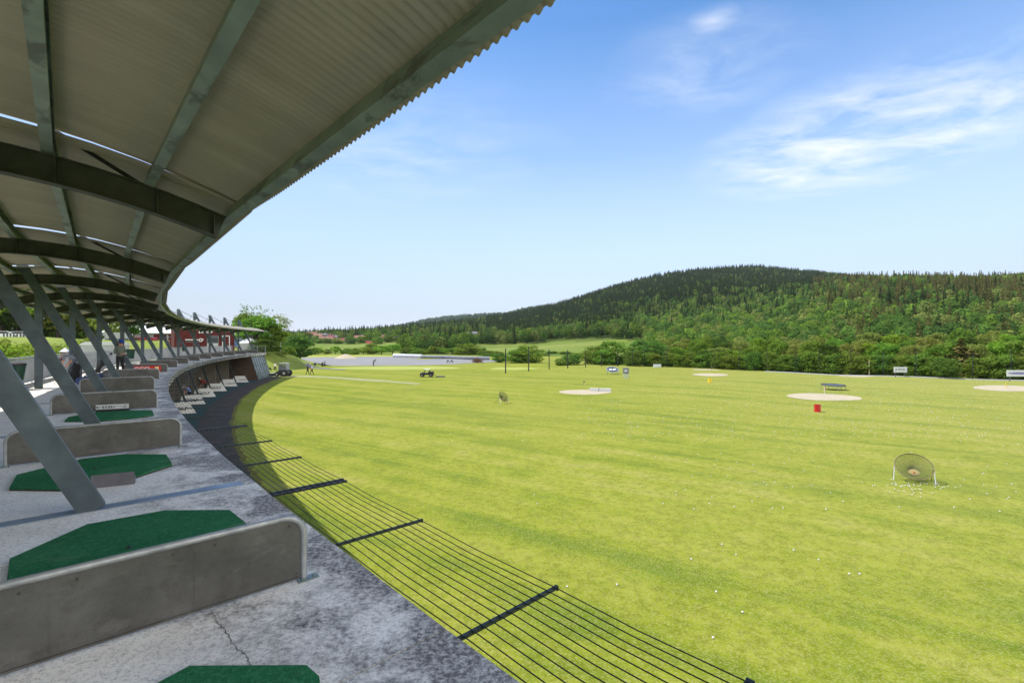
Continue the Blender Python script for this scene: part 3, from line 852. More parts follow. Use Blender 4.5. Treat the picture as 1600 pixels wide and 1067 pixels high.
PROTO={}
def proto(key, crown, trunk, bark='bark'):
    PROTO[key]=(crown, trunk.mesh('trunk',M[bark],smooth=40) if trunk else None)
proto('round',  lobes_crown('crown',M['leaf_mid'],6.0,4.6,1.0,56,58,.32,21),trunk_mb(6,1.3,4.6,.16,1))
proto('round2', lobes_crown('crown',M['leaf_dark'],6.0,4.4,0.9,54,58,.32,22),trunk_mb(6,1.0,4.4,.15,2))
proto('olive',  lobes_crown('crown',M['leaf_olive'],6.0,4.8,1.0,56,54,.31,23,fill=.4),trunk_mb(6,1.2,4.8,.14,3))
proto('bright', lobes_crown('crown',M['leaf_light'],6.0,4.6,1.0,54,58,.32,24),trunk_mb(6,1.1,4.6,.15,4))
proto('shrub',  lobes_crown('crown',M['leaf_hedge'],4.0,3.3,.05,64,50,.25,25,'column'),trunk_mb(4,.4,3.2,.07,5))
proto('shrub2', lobes_crown('crown',M['leaf_hedge'],4.0,3.2,.05,62,50,.25,26,'round'),trunk_mb(4,.4,3.0,.07,6))
proto('shrub3', lobes_crown('crown',M['leaf_hedge2'],4.0,3.4,.05,64,50,.25,27,'column'),trunk_mb(4,.4,3.2,.07,7))
proto('bush',   lobes_crown('crown',M['leaf_olive'],2.0,2.4,.05,34,30,.2,28,'round'),trunk_mb(2,.2,2.2,.04,8))
proto('bush2',  lobes_crown('crown',M['leaf_light'],2.0,2.4,.05,34,30,.2,29,'round'),trunk_mb(2,.2,2.2,.04,9))
proto('birch',  lobes_crown('crown',M['leaf_olive'],9.0,4.0,2.2,46,30,.26,30,'fan',fill=.2),trunk_mb(9,3,4.0,.14,10,9,.05),'birch_bark')
proto('sparse', lobes_crown('crown',M['leaf_dark'],9.0,5.2,4.0,26,13,.30,31,'fan',fill=.2),trunk_mb(9,3,5.6,.16,11,16,.05))
proto('brown_conifer',conifer_crown('crown',M['needle_brown'],6.0,3.8,.3,17,33,.34),trunk_mb(6,1,1,.12,12,0,.01))
proto('dark_conifer',conifer_crown('crown',M['needle_dark'],6.0,3.0,.4,17,34,.32),trunk_mb(6,1,1,.12,13,0,.01))
PH={'round':6,'round2':6,'olive':6,'bright':6,'shrub':4,'shrub2':4,'shrub3':4,'bush':2,'bush2':2,'birch':9,'sparse':9,'brown_conifer':6,'dark_conifer':6}
PW={'round':4.6,'round2':4.4,'olive':4.8,'bright':4.6,'shrub':3.2,'shrub2':3.0,'shrub3':3.3,'bush':2.4,'bush2':2.4,'birch':4,'sparse':5.2,'brown_conifer':3.8,'dark_conifer':3.0}
tr_=random.Random(77)
def plant(key,x,y,h,w=None,label=None,group=None,name=None,cat=None,z=None):
    nm=name or {'brown_conifer':'spruce_tree','dark_conifer':'spruce_tree','birch':'birch_tree','shrub':'alder_shrub','shrub2':'alder_shrub','shrub3':'alder_shrub','bush':'bush','bush2':'bush'}.get(key,'broadleaf_tree')
    ct=cat or {'bush':'bush','alder_shrub':'shrub'}.get(nm,'tree')
    zb=surf_z(x,y) if z is None else z
    t=thing(nm,label,ct,(x,y,zb-.03),tr_.uniform(0,6.28),group)
    sz=h/PH[key]; sw=(w/PW[key]) if w else sz*tr_.uniform(.9,1.15)
    t.scale=(sw,sw,sz)
    cr,tk=PROTO[key]
    part('crown',cr,None,t)
    if tk is not None: part('trunk',tk,None,t)
    return t
def plant_px(key,px,ybase,ytop,depth,wpx=None,**kw):
    """tree on the terrain at column px; height read from the photograph"""
    X=(px-800)/F*depth; zb=surf_z(X,depth); zt=(YH-ytop)/F*depth
    plant(key,X,depth,max(1.0,zt-zb),wpx*depth/F if wpx else None,**kw)

# --- hedge of young alders behind the far edge of the range
def edge_depth(px):
    P=[(880,100),(950,100),(1010,98.5),(1100,93),(1200,84.5),(1300,78),(1400,73),(1500,68.6),(1600,64.6),(1800,58)]
    for (a,p),(b,q) in zip(P,P[1:]):
        if a<=px<=b: return p+(q-p)*(px-a)/(b-a)
    return P[-1][1]
kinds=['shrub','shrub2','shrub3','shrub','shrub2']
HEDGE_L='young alder shrub in the dense leafy hedge along the far edge of the range'
px=1012.0;i=0
while px<1760:
    if not(1462<px<1522):
        dpt=edge_depth(px)+tr_.uniform(1.6,3.0)
        plant_px(kinds[i%5],px,0,(553 if px<1330 else 556)+tr_.uniform(-4,3)+(3 if px>1500 else 0),dpt,tr_.uniform(23,30)*85/dpt,label=HEDGE_L,group='alder hedge along the far edge of the range')
    px+=tr_.uniform(12,16); i+=1
# --- taller trees in rows behind the hedge
ROW2='mixed broadleaf tree rising just behind the alder hedge'
px=1015.0;i=0
ks=['olive','round','olive','bright','round2','olive','round']
while px<1780:
    for dd,yt in((9,543),(20,536),(34,528)):
        q=px+tr_.uniform(-10,10); dpt=edge_depth(min(q,1790))+dd+tr_.uniform(-3,3)
        yy=yt+tr_.uniform(-5,5)-(4 if q>1250 else 0)-(5 if q>1480 else 0)
        k=ks[(i*3+dd)%7] if tr_.random()>.12 else 'brown_conifer'
        lab={'olive':'olive green tree','round':'mid green tree','bright':'fresh bright green tree','round2':'deep green tree','brown_conifer':'brownish spruce'}[k]
        plant_px(k,q,0,yy,dpt,tr_.uniform(34,50)*80/dpt*(.7 if k=='brown_conifer' else 1),label=lab+' in the belt between the alder hedge and the wooded hill',group='tree belt behind the alder hedge: '+lab+'s')
    px+=tr_.uniform(24,32); i+=1
# --- single trees one can tell apart
def solo(key,px,yt,depth,w,label,**kw): plant_px(key,px,0,yt,depth,w,label=label,**kw)
solo('brown_conifer',1452,541,78,46,'brown tinged spruce on the left of two standing behind the blue green bush')
solo('brown_conifer',1500,530,74,70,'widest brown tinged spruce, towering over the hedge between the two white boards')
solo('shrub3',1478,559,70,36,'blue green bush low in front of the two brown spruces')
solo('shrub3',1012,531,108,58,'big dark green tree at the left end of the alder hedge')
solo('shrub',962,533,108,52,'broad mid green tree standing left of the big dark green tree')
solo('shrub',928,541,108,40,'rounded dark tree at the left end of the tree group by the meadow')
solo('shrub2',944,546,104,34,'low green tree in front of the group beside the meadow')
solo('shrub3',990,548,101,30,'low dense tree tucked under the big dark green tree')
solo('shrub3',893,553,106,30,'dark bush between the net poles on the meadow edge')
solo('shrub',876,560,104,18,'small bush left of the dark bush on the meadow edge')
solo('shrub',826,540,118,44,'bushy dark tree right of the grey pipes')
solo('shrub2',806,546,119,32,'smaller green tree leaning on the bushy dark tree')
solo('shrub3',782,552,122,24,'low bush at the right end of the grey pipes')
solo('shrub2',762,552,172,26,'low green tree behind the end of the pipes')
solo('shrub',728,537,190,36,'tall olive tree behind the pipes')
solo('round',706,544,196,30,'green tree behind the middle of the pipes')
for q,yt,D,w,k in ((848,551,175,22,'shrub'),(862,552,190,20,'shrub3'),(884,549,185,22,'shrub2'),(905,551,160,22,'shrub'),(938,550,190,20,'shrub3'),(955,548,200,26,'shrub2'),(758,547,185,24,'shrub3'),(776,548,190,22,'shrub'),(818,549,195,24,'shrub2'),(840,548,205,20,'shrub3')):
    plant_px(k,q,0,yt,D,w,label='shrubby tree dotted over the meadow beyond the net poles',group='shrubby trees on the meadow')
px=752
LROW='green tree in the row along the back of the gravel field'
for q,yt,w,k in((742,546,26,'shrub'),(690,547,26,'shrub2'),(676,545,24,'round'),(662,549,24,'olive'),(648,547,22,'round'),(634,546,22,'round2'),(614,541,28,'bright'),(596,543,28,'bright'),(582,541,26,'round'),(568,546,24,'bright'),(553,548,20,'round'),(540,548,18,'olive'),(524,544,17,'bright'),(512,549,14,'round'),(498,546,22,'bright'),(486,548,22,'round'),(716,548,24,'olive'),(752,547,22,'round2')):
    k={'olive':'shrub','round':'shrub2','round2':'shrub3'}.get(k,k)
    plant_px(k,q,0,yt-4,198+tr_.uniform(-4,6),w*.85,label=LROW,group='tree row behind the gravel field')
# maple by the path and the group beyond the end of the stand
solo('round2',469,527,113,42,'single round maple with a short trunk by the path')
solo('sparse',398,477,98,46,'thin leaved tall tree rising behind the end of the stand')
solo('round',402,495,94,60,'dense olive tree behind the end of the canopy')
solo('round',424,506,96,44,'green tree between the olive tree and the birch')
solo('birch',438,491,100,32,'tall birch with drooping crown beyond the end of the stand')
solo('olive',380,512,96,34,'olive tree half hidden by the end of the canopy')
solo('round2',412,530,90,40,'dark lower tree beside the end of the deck')
solo('shrub',446,541,104,26,'leafy shrub on the slope under the birch')
solo('shrub3',430,552,99,22,'dark shrub on the slope beside the path')
solo('bush',440,563,96,16,'flowering bush beside the path below the birch')

# --- the wooded hills: thousands of small trees, one mass
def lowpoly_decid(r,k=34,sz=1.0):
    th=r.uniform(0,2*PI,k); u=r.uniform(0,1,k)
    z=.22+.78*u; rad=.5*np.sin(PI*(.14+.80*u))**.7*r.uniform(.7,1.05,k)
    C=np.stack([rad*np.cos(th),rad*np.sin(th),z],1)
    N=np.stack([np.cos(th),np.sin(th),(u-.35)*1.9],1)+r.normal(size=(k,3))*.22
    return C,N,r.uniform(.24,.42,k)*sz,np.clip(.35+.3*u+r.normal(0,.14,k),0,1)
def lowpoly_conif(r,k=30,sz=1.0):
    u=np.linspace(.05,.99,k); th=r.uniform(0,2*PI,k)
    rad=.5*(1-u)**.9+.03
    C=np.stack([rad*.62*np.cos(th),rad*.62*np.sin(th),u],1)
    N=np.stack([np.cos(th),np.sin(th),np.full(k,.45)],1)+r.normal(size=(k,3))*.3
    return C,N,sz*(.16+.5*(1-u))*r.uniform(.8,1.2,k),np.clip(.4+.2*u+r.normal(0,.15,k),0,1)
fr_=np.random.default_rng(5)
PD=[lowpoly_decid(fr_) for _ in range(7)]; PC=[lowpoly_conif(fr_) for _ in range(6)]
PD2=[lowpoly_decid(fr_,120,.50) for _ in range(9)]; PC2=[lowpoly_conif(fr_,80,.58) for _ in range(8)]
def fnoise(x,y,s): return mnoise.noise((x*s,y*s,3.7))
HOUSE_CLEAR=[]    # (x,y,r) kept free of trees
def forest_points():
    pts=[]
    r=random.Random(99)
    dens=1/17.0
    # sample in polar bands
    y=100.0
    while y<1500:
        dy=max(3.2,y*.0095); 
        x0=(440-800)/F*y; x1=(1800-800)/F*y
        nx=int((x1-x0)*dy*dens*(1.0 if y<560 else .85))
        for _ in range(nx):
            x=r.uniform(x0,x1); yy=y+r.uniform(0,dy); u=800+F*x/yy
            k=hknots(u)
            if yy>k[3][0]*1.06: continue
            crest=k[3][0]
            # where trees grow
            if u>1010:
                lim=edge_depth(min(u,1790))+42
                if yy<lim: continue
            elif u>850:
                if yy<k[1][0]+ (8 if fnoise(x,yy,.02)>-.1 else 40): continue
            elif u>740:
                if yy<k[1][0]+10: continue
                if 690<u<770 and 345<yy<430 and fnoise(x,yy,.01)<.25: continue
            else:
                if yy<225: continue
                if 478<u<628 and yy<352: continue
                if 478<u<640 and yy<540 and fnoise(x,yy,.03)<-.05: continue
                if yy<300 and fnoise(x,yy,.03)<-.02: continue
                if 300<=yy<520 and u<690 and fnoise(x,yy,.022)<(.12 if u<640 else -.1): continue
                if 690<u<745 and 350<yy<440: continue
                if u<490 and yy<600 and fnoise(x,yy,.02)<.1: continue
            if any((a-c<u<a+c and b-95<yy<b+14) for a,b,c in HOUSE_CLEAR): continue
            t=(yy-k[1][0])/max(1,crest-k[1][0])
            nz=fnoise(x,yy,.009); n2=fnoise(x+500,yy,.035)
            if u<760: pc=.16+.5*nz+.25*t
            elif u<1290: pc=min(.93,-.12+2.3*t+.45*nz)
            else: pc=.78-.10*t+.55*nz-(.40 if t>.86 else 0)-(.5 if t<.12 else 0)
            pts.append((x,yy,u,t,pc+.35*n2,nz,n2,r.random(),r.random()))
        y+=dy
    return pts
def build_forest():
    P=forest_points(); r=np.random.default_rng(17)
    Cs=[];Ns=[];Ss=[];Cl=[]
    for (x,y,u,t,pc,nz,n2,ra,rb) in P:
        con = rb < pc; brown=False
        z=terrain_z(x,y)
        grow=min(1,.62+(y-100)/420)
        if con:
            C,N,S,T=PC[int(ra*5.99)] if y>640 else PC2[int(ra*7.99)]; h=(6.0+8.4*ra**1.4)*grow*(.95 if u>1290 else 1.0); w=h*(.34+.1*rb)
            brown = (u>1270 and y<700) and rb+.3*n2>.12
            if brown: a=np.array([.040,.040,.012]);b=np.array([.115,.110,.034])
            else: a=np.array([.011,.024,.009]);b=np.array([.048,.074,.022])
        else:
            C,N,S,T=PD[int(ra*6.99)] if y>640 else PD2[int(ra*8.99)]; h=(4.7+4.9*ra)*grow; w=h*(.62+.28*rb)
            q=(ra*7.3+n2*.8+.5*nz)%1.0
            if q<.30: a=np.array([.024,.058,.012]);b=np.array([.085,.155,.028])
            elif q<.58: a=np.array([.045,.085,.012]);b=np.array([.125,.195,.026])
            elif q<.80: a=np.array([.055,.075,.018]);b=np.array([.155,.180,.045])
            else: a=np.array([.018,.044,.012]);b=np.array([.062,.115,.026])
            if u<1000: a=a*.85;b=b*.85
        th=rb*6.28*3; c_,s_=math.cos(th),math.sin(th)
        rot=np.array([[c_,-s_,0],[s_,c_,0],[0,0,1]])
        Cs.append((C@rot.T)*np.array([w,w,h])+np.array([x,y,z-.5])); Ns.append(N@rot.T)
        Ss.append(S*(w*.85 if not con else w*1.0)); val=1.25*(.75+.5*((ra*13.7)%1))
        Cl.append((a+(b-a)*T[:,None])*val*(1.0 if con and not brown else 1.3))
    C=np.concatenate(Cs);N=np.concatenate(Ns);S=np.concatenate(Ss);K=np.concatenate(Cl)
    n=len(C); N=N/np.linalg.norm(N,axis=1,keepdims=True)
    A=np.cross(N,r.normal(size=(n,3))); A/=np.linalg.norm(A,axis=1,keepdims=True); B=np.cross(N,A); S=S[:,None]
    V=np.stack([C-A*S*.55,C-B*S*.5,C+A*S*.55,C+B*S*.5+N*S*.15],1).reshape(-1,3)
    me=bpy.data.meshes.new('forest'); me.vertices.add(4*n); me.vertices.foreach_set('co',V.astype(np.float32).ravel())
    me.loops.add(4*n); me.loops.foreach_set('vertex_index',np.arange(4*n,dtype=np.int32))
    me.polygons.add(n); me.polygons.foreach_set('loop_start',np.arange(0,4*n,4,dtype=np.int32))
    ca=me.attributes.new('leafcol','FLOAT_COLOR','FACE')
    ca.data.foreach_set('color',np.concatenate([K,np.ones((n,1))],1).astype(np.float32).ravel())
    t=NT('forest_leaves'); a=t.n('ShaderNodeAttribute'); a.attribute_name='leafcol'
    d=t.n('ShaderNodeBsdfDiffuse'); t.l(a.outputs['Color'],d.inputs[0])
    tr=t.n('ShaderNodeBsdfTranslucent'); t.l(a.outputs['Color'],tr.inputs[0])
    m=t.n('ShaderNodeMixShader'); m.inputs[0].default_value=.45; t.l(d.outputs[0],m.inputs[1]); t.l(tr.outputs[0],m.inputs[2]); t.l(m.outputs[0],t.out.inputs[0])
    me.materials.append(t.mat); me.update(calc_edges=True)
    o=bpy.data.objects.new('forest',me); link(o)
    props(o,'dense mixed forest of dark spruce and green broadleaf trees covering the hills','forest',kind='stuff')
    print('forest trees',len(P),'faces',n)
# ------------------------------------------------------------------ things on the tee deck
def frame(s,n,z=DECK): return W(s,n,z), ang(s)
# bay dividers: dirty steel panel in a bent tube frame on two foot plates   (axes: x outward, y along, z up)
LD=1.96; HD=.47
def mk_div_rail():
    mb=MB(); r=.14; pts=[(0,0,.0),(0,0,HD-r)]
    for i in range(1,7):
        a=PI/2*i/6; pts.append((-r+r*math.cos(a),0,HD-r+r*math.sin(a)))
    for i in range(0,7):
        a=PI/2+PI/2*i/6; pts.append((-LD+r+r*math.cos(a),0,HD-r+r*math.sin(a)))
    pts.append((-LD,0,0)); mb.tube(pts,.0215,10); return mb
def mk_div_panel():
    mb=MB(); r=.13; e=.018; b=.035
    poly=[(-e,0,b),(-e,0,HD-r)]
    for i in range(1,6):
        a=PI/2*i/6; poly.append((-e-r+r*math.cos(a)+0,0,HD-r+(r-e)*math.sin(a)))
    for i in range(0,6):
        a=PI/2+PI/2*i/6; poly.append((-LD+e+r+r*math.cos(a),0,HD-r+(r-e)*math.sin(a)))
    poly += [(-LD+e,0,b)]
    mb.extrude([(x,-.004,z) for x,y,z in poly],(0,.008,0))
    for x in(-.05,-.5,-.98,-1.46,-1.9): mb.box((x,-.006,.06),(.014,.006,.014))
    for x in(-.66,-1.31): mb.box((x,-.0045,.22),(.006,.003,.36))
    for x in(-.1,-.55,-.77,-1.2,-1.42,-1.86):
        for z in(.40,.43): mb.box((x,-.0055,.41),(.012,.004,.012))
    mb.box((-LD/2,0,.032),(LD-.06,.03,.012))
    return mb
def mk_div_foot():
    mb=MB(); mb.box((.03,0,.005),(.14,.07,.010))
    mb.lathe([(.026,.010),(.026,.022),(.022,.026)],10)
    mb.box((.075,0,.014),(.022,.022,.010)); return mb
me_dr=mk_div_rail().mesh('rail',M['galv_light'],smooth=50); me_dp=mk_div_panel().mesh('panel',M['panel']); me_df=mk_div_foot().mesh('foot_plate',M['galv'])
DIV_L=['nearest bay divider, grimy steel panel in a bent tube frame beside the cracked concrete',
 'grimy bay divider just beyond the green mat holding the grey metal tray',
 'grimy bay divider behind the white printed strip on the mat',
 'fourth bay divider along the deck, a folded golf bag lying at its inner end',
 'dark bay divider standing directly in front of the one with the red banner',
 'bay divider carrying the red banner with white lettering',
 'bay divider next behind the one with the red banner']
div0=None
for k in range(14):
    p,rz=frame(k*ST,0)
    lab=DIV_L[k] if k<len(DIV_L) else 'bay divider in the far run along the deck edge, beyond the red banner'
    grp='bay dividers along the deck' if k<len(DIV_L) else 'far bay dividers along the deck'
    if div0 is None:
        div0=thing('bay_divider',lab,'divider',p,rz,grp)
        part('panel',me_dp,None,div0); part('rail',me_dr,None,div0)
        part('foot_plate',me_df,None,div0); part('foot_plate',me_df,None,div0,loc=(-LD,0,0),rot=(0,0,PI))
    else: dup(div0,p,rz,lab,grp)
# tee mats: elongated hexagons with a cut-off inner end (local axes as above, centred)
def mk_mat():
    poly=[(.76,.10),(.70,-.36),(.22,-.60),(-.30,-.60),(-.80,-.30),(-.80,.22),(-.38,.56),(.28,.56),(.58,.42)]
    poly=[(x,y) for x,y in poly][::-1]
    a=0
    for i in range(len(poly)):
        x1,y1=poly[i];x2,y2=poly[(i+1)%len(poly)];a+=x1*y2-x2*y1
    if a<0: poly=poly[::-1]
    return poly
def mat_thing(k,pts,label,extra=True):
    """octagonal mat; pts = outline in (s,n)"""
    cs=sum(p[0] for p in pts)/len(pts); cn=sum(p[1] for p in pts)/len(pts)
    c,rz=frame(cs,cn); ca,sa=math.cos(-rz),math.sin(-rz)
    loc=[]
    for s,n in pts:
        d=W(s,n)-W(cs,cn); loc.append((d.x*ca-d.y*sa,d.x*sa+d.y*ca))
    a=sum(loc[i][0]*loc[(i+1)%len(loc)][1]-loc[(i+1)%len(loc)][0]*loc[i][1] for i in range(len(loc)))
    if a<0: loc=loc[::-1]
    t=thing('tee_mat',label,'golf mat',c,rz,'green tee mats on the deck')
    mb=MB(); mb.prism([(x*1.004,y*1.004) for x,y in loc],.0,.016); part('base',mb,M['mat_edge'],t)
    mb=MB(); mb.prism(loc,.0165,.038); tf=part('turf',mb,M['turf'],t)
    mb=MB(); mb.lathe([(.004,.038),(.022,.039),(.026,.0415),(.014,.044),(.006,.05),(.006,.0385)],10); part('tee_hole',mb,M['black'],t,loc=(-.05,.02,0))
    return t
mat_thing(0,[(-.62,.90),(-.585,.78),(-.99,.34),(-1.12,.325),(-1.9,.6),(-2.0,1.3),(-1.5,1.75),(-.8,1.5)],'dark green mat cut by the bottom of the picture beside the cracked concrete')
mat_thing(1,[(1.08,1.54),(1.78,1.57),(2.30,1.12),(2.27,.55),(1.86,.07),(1.38,.04),(.72,.12),(.50,1.0),(.66,1.45)],'nearest whole dark green mat, half hidden behind the nearest bay divider')
mat_thing(2,[(4.34,1.78),(5.03,1.78),(5.58,1.18),(5.56,.70),(5.12,.25),(4.42,.25),(4.0,.68),(3.92,1.34)],'dark green mat with a grey metal tray standing on its near edge')
mat_thing(3,[(10.20,1.62),(10.83,1.60),(11.45,1.08),(11.30,.55),(10.9,.12),(10.05,.12),(9.80,.5),(9.78,1.0)],'dark green mat with the white printed strip standing along its far side')
for k,(s0,lab) in enumerate(((7.0,'dark green mat hidden low behind the second bay divider'),(12.9,'dark green mat showing as a thin strip above the third bay divider'),(16.0,'dark green mat between the third and fourth bay dividers'),(18.7,'thin green mat showing behind the fourth bay divider'))):
    mat_thing(4+k,[(s0+.35,1.65),(s0+1.05,1.65),(s0+1.6,1.1),(s0+1.55,.6),(s0+1.1,.15),(s0+.35,.15),(s0,.6),(s0-.05,1.2)],lab)
# bent metal ball tray on the second mat
p,rz=frame(*[ (g0) for g0 in (4.28,.55)])
mb=MB()
def ray_deck(px,py,z=DECK):
    Y=-z*F/(py-YH); return Vector(((px-800)*Y/F,Y,z))
a=ray_deck(142,763); b=ray_deck(210,755.5)
dv=(b-a); L_=dv.length; yaw=math.atan2(dv.y,dv.x)
mb.box((L_/2,0,.075),(L_,.004,.15)); mb.box((L_/2,.05,.006),(L_,.10,.004)); mb.box((L_-.002,.03,.05),(.004,.06,.09))
single('ball_tray',mb,simple('tray_steel',srgb(128,126,130),srgb(106,104,108),3,.45,.5),'bent grey sheet metal tray standing on the edge of a green mat','tray',a+Vector((0,0,.0)),yaw)
# printed white strip on a black base at the third mat
a=ray_deck(150,645.5); b=ray_deck(201.5,643); dv=b-a; L_=dv.length; yaw=math.atan2(dv.y,dv.x)
t=thing('swing_guide','white printed strip of small dark diagrams on a black base, standing on a mat','sign',a,yaw)
mb=MB(); mb.box((L_/2,.03,.045),(L_,.09,.09)); part('base',mb,M['black'],t)
mb=MB(); mb.box((L_/2,-.012,.145),(L_,.012,.11)); bd=part('board',mb,M['white_paint'],t)
mb=MB(); rr=random.Random(4); hz=.145
def tick(x,z,w,h): mb.box((x,-.0195,z),(w,.003,h))
for f,ww in((.045,.05),(.22,.05),(.31,.04),(.40,.05),(.475,.045),(.55,.02)):
    x=f*L_
    tick(x,hz+.018,ww,.014); tick(x+.004,hz-.012,ww*.6,.026); tick(x-.012,hz+.0,ww*.35,.012); tick(x+.012,hz-.03,ww*.8,.007)
for i in range(8):
    an=PI*(.1+.8*i/7); mb.box((.67*L_+.075*math.cos(an),-.0195,hz-.025+.045*math.sin(an)),(.018,.003,.008))
for i in range(6): tick((.80+.16*.5)*L_,hz+.03-.013*i,.14*L_*rr.uniform(.75,1),.004)
for i in range(4): tick(.125*L_,hz+.02-.013*i,.07*L_*rr.uniform(.7,1),.004)
part('printing',mb,M['dgrey'],t)
# red banner on the sixth divider
p,rz=frame(5*ST,0)
t=thing('banner','red banner with white lettering and a cream square fixed to a bay divider','banner',p+Vector((0,0,.0)),rz)
mb=MB(); mb.box((-.90,-.030,.215),(1.22,.006,.30)); bn=part('cloth',mb,M['banner_red'],t)
me=text_mesh('ECCO',.27,M['white_paint'],bold=.006,sx=1.15); part('lettering',me,None,t,loc=(-1.20,-.036,.215),rot=(PI/2,0,0))
mb=MB(); mb.box((-.47,-.0355,.215),(.17,.004,.22)); part('cream_square',mb,simple('cream_print',srgb(226,214,160),srgb(210,196,140),5,.5),t)

# ------------------------------------------------------------------ wire safety net below the deck edge
NET_Z=DECK-.03
O2=W(0,-.4,GROUND)
net=thing('safety_net','horizontal wire safety net on steel arms along the outer edge of the deck','safety net',O2)
def loc2(mb): mb.v=[(x-O2.x,y-O2.y,z-O2.z) for x,y,z in mb.v]; return mb
NL=.90
def mk_arm(double):
    mb=MB()
    offs=(-.045,.045) if double else (0,)
    for o in offs:
        ww=.036 if double else .022
        mb.box((NL/2-.1,o,-.015),(NL+.2,ww,.024))
        mb.box((NL/2-.1,o+ww/2-.002,-.024),(NL+.2,.004,.016))
        for i in range(12): mb.box((.06+NL*.94*i/11.5,o-.02,.0),(.012,.012,.014))
        mb.box((NL+.005,o,-.018),(.012,ww+.006,.034))
    return mb
me_a1=mk_arm(False).mesh('arm',M['arm']); me_a2=mk_arm(True).mesh('arm',M['black_steel'])
arm_s=[(-6.1,False),(-4.4,False),(-2.62,True),(-1.25,False),(.52,False),(2.36,True),(4.0,False),(5.6,False),(7.6,True),(9.55,False),(11.5,False)]
k=0
while 13.45+k*ST/3<11.9*ST: arm_s.append((13.45+k*ST/3,k%3==0)); k+=1
for s,dbl in arm_s:
    part('arm',me_a2 if dbl else me_a1,None,net,loc=W(s,-.4,NET_Z)-O2,rot=(0,0,ang(s)))
for i in range(12):
    n=-.4-(.06+NL*.94*i/11.5)
    pts=[]
    for j,(s,dbl) in enumerate(arm_s):
        pts.append(W(s,n,NET_Z+.004))
        if j<len(arm_s)-1:
            q=arm_s[j+1][0]; m=(s+q)/2; c=W(s,n,NET_Z+.004).lerp(W(q,n,NET_Z+.004),.5); pts.append(c+Vector((0,0,-.012-.006*((i*7+j*3)%5)/5)))
    mb=MB(); mb.tube(pts,.0038,5,caps=False); part('wire',loc2(mb),M['wire'],net,smooth=60)

# ------------------------------------------------------------------ lower storey bay boards
def mk_lboard():
    mb=MB(); 
    mb.extrude([(.10,-.02,.0),(-1.75,-.02,.0),(-1.55,-.02,.80),(-.33,-.02,.80)],(0,.04,0)); return mb
def mk_ledge():
    mb=MB(); mb.bar((.12,0,.0),(-.32,0,.82),.06,.035,up=(1,0,0)); mb.bar((-.32,0,.815),(-1.55,0,.815),.05,.03); return mb
me_lb=mk_lboard().mesh('panel',M['white_paint']); me_le=mk_ledge().mesh('edge_trim',M['white_paint'])
me_golf=text_mesh('GOLF',.34,M['dgrey'],bold=.01,sx=1.1)
words=[None,None,None,None,None,'GOLF','GOLF','GOLF','GOLF','GOLF','mark','mark']
def scribble():
    mb=MB(); r=random.Random(8)
    for i in range(9): mb.box((-.95+.11*i+r.uniform(-.01,.01),-.024,.36+r.uniform(-.02,.02)),(.07,.004,r.uniform(.06,.12)))
    mb.box((-.5,-.024,.27),(.9,.004,.02)); return mb
me_scr=scribble().mesh('lettering',M['dgrey'])
LB={5:'white bay board lettered GOLF nearest the deck edge, mostly under the wires',6:'white bay board lettered GOLF in front of the person in blue',7:'white bay board lettered GOLF behind the person in blue',8:'white bay board lettered GOLF below the person in red',9:'white bay board at the feet of the person in red',10:'white bay board with dark lettering, second from the plank wall',11:'white bay board with dark lettering, next to the plank wall'}
for k in range(5,12):
    s=(k+.70)*ST; p=W(s,-.55,GROUND+.022)
    t=thing('bay_board',LB[k],'board',p,ang(s),'white bay boards of the lower storey')
    part('panel',me_lb,None,t); part('edge_trim',me_le,None,t)
    if words[k]=='GOLF': part('lettering',me_golf,None,t,loc=(-.85,-.025,.36),rot=(PI/2,0,0))
    else: part('lettering',me_scr,None,t)

# ------------------------------------------------------------------ bins, bags
def mk_bin():
    mb=MB(); mb.lathe([(.01,0),(.17,0),(.185,.02),(.235,.52),(.25,.52),(.25,.55),(.22,.55),(.215,.5),(.16,.03)],18); return mb
me_bin=mk_bin().mesh('body',M['green_bin'],smooth=50)
mb=MB(); mb.lathe([(.235,.53),(.262,.54),(.262,.60),(.235,.61),(.222,.56)],18); me_brim=mb.mesh('rim',M['black'],smooth=50)
for px_,z,Y,lab in((26,-1.38,16.9,'dark green litter bin with a black rim by the near back rail'),(204,-1.12,31.5,'green litter bin hanging on the back rail behind the person in the blue cap'),(288,-1.05,52,'small green litter bin hanging on the far back rail')):
    X=(px_-800)/F*Y; s,n=SN(X,Y); n=min(n,4.0); p=W(s,n,z)
    t=thing('litter_bin',lab,'bin',p,ang(s)); part('body',me_bin,None,t); part('rim',me_brim,None,t)
    mb=MB(); mb.bar((-.2,0,.45),(-.38,0,.45),.06,.04); part('bracket',mb,M['galv'],t)
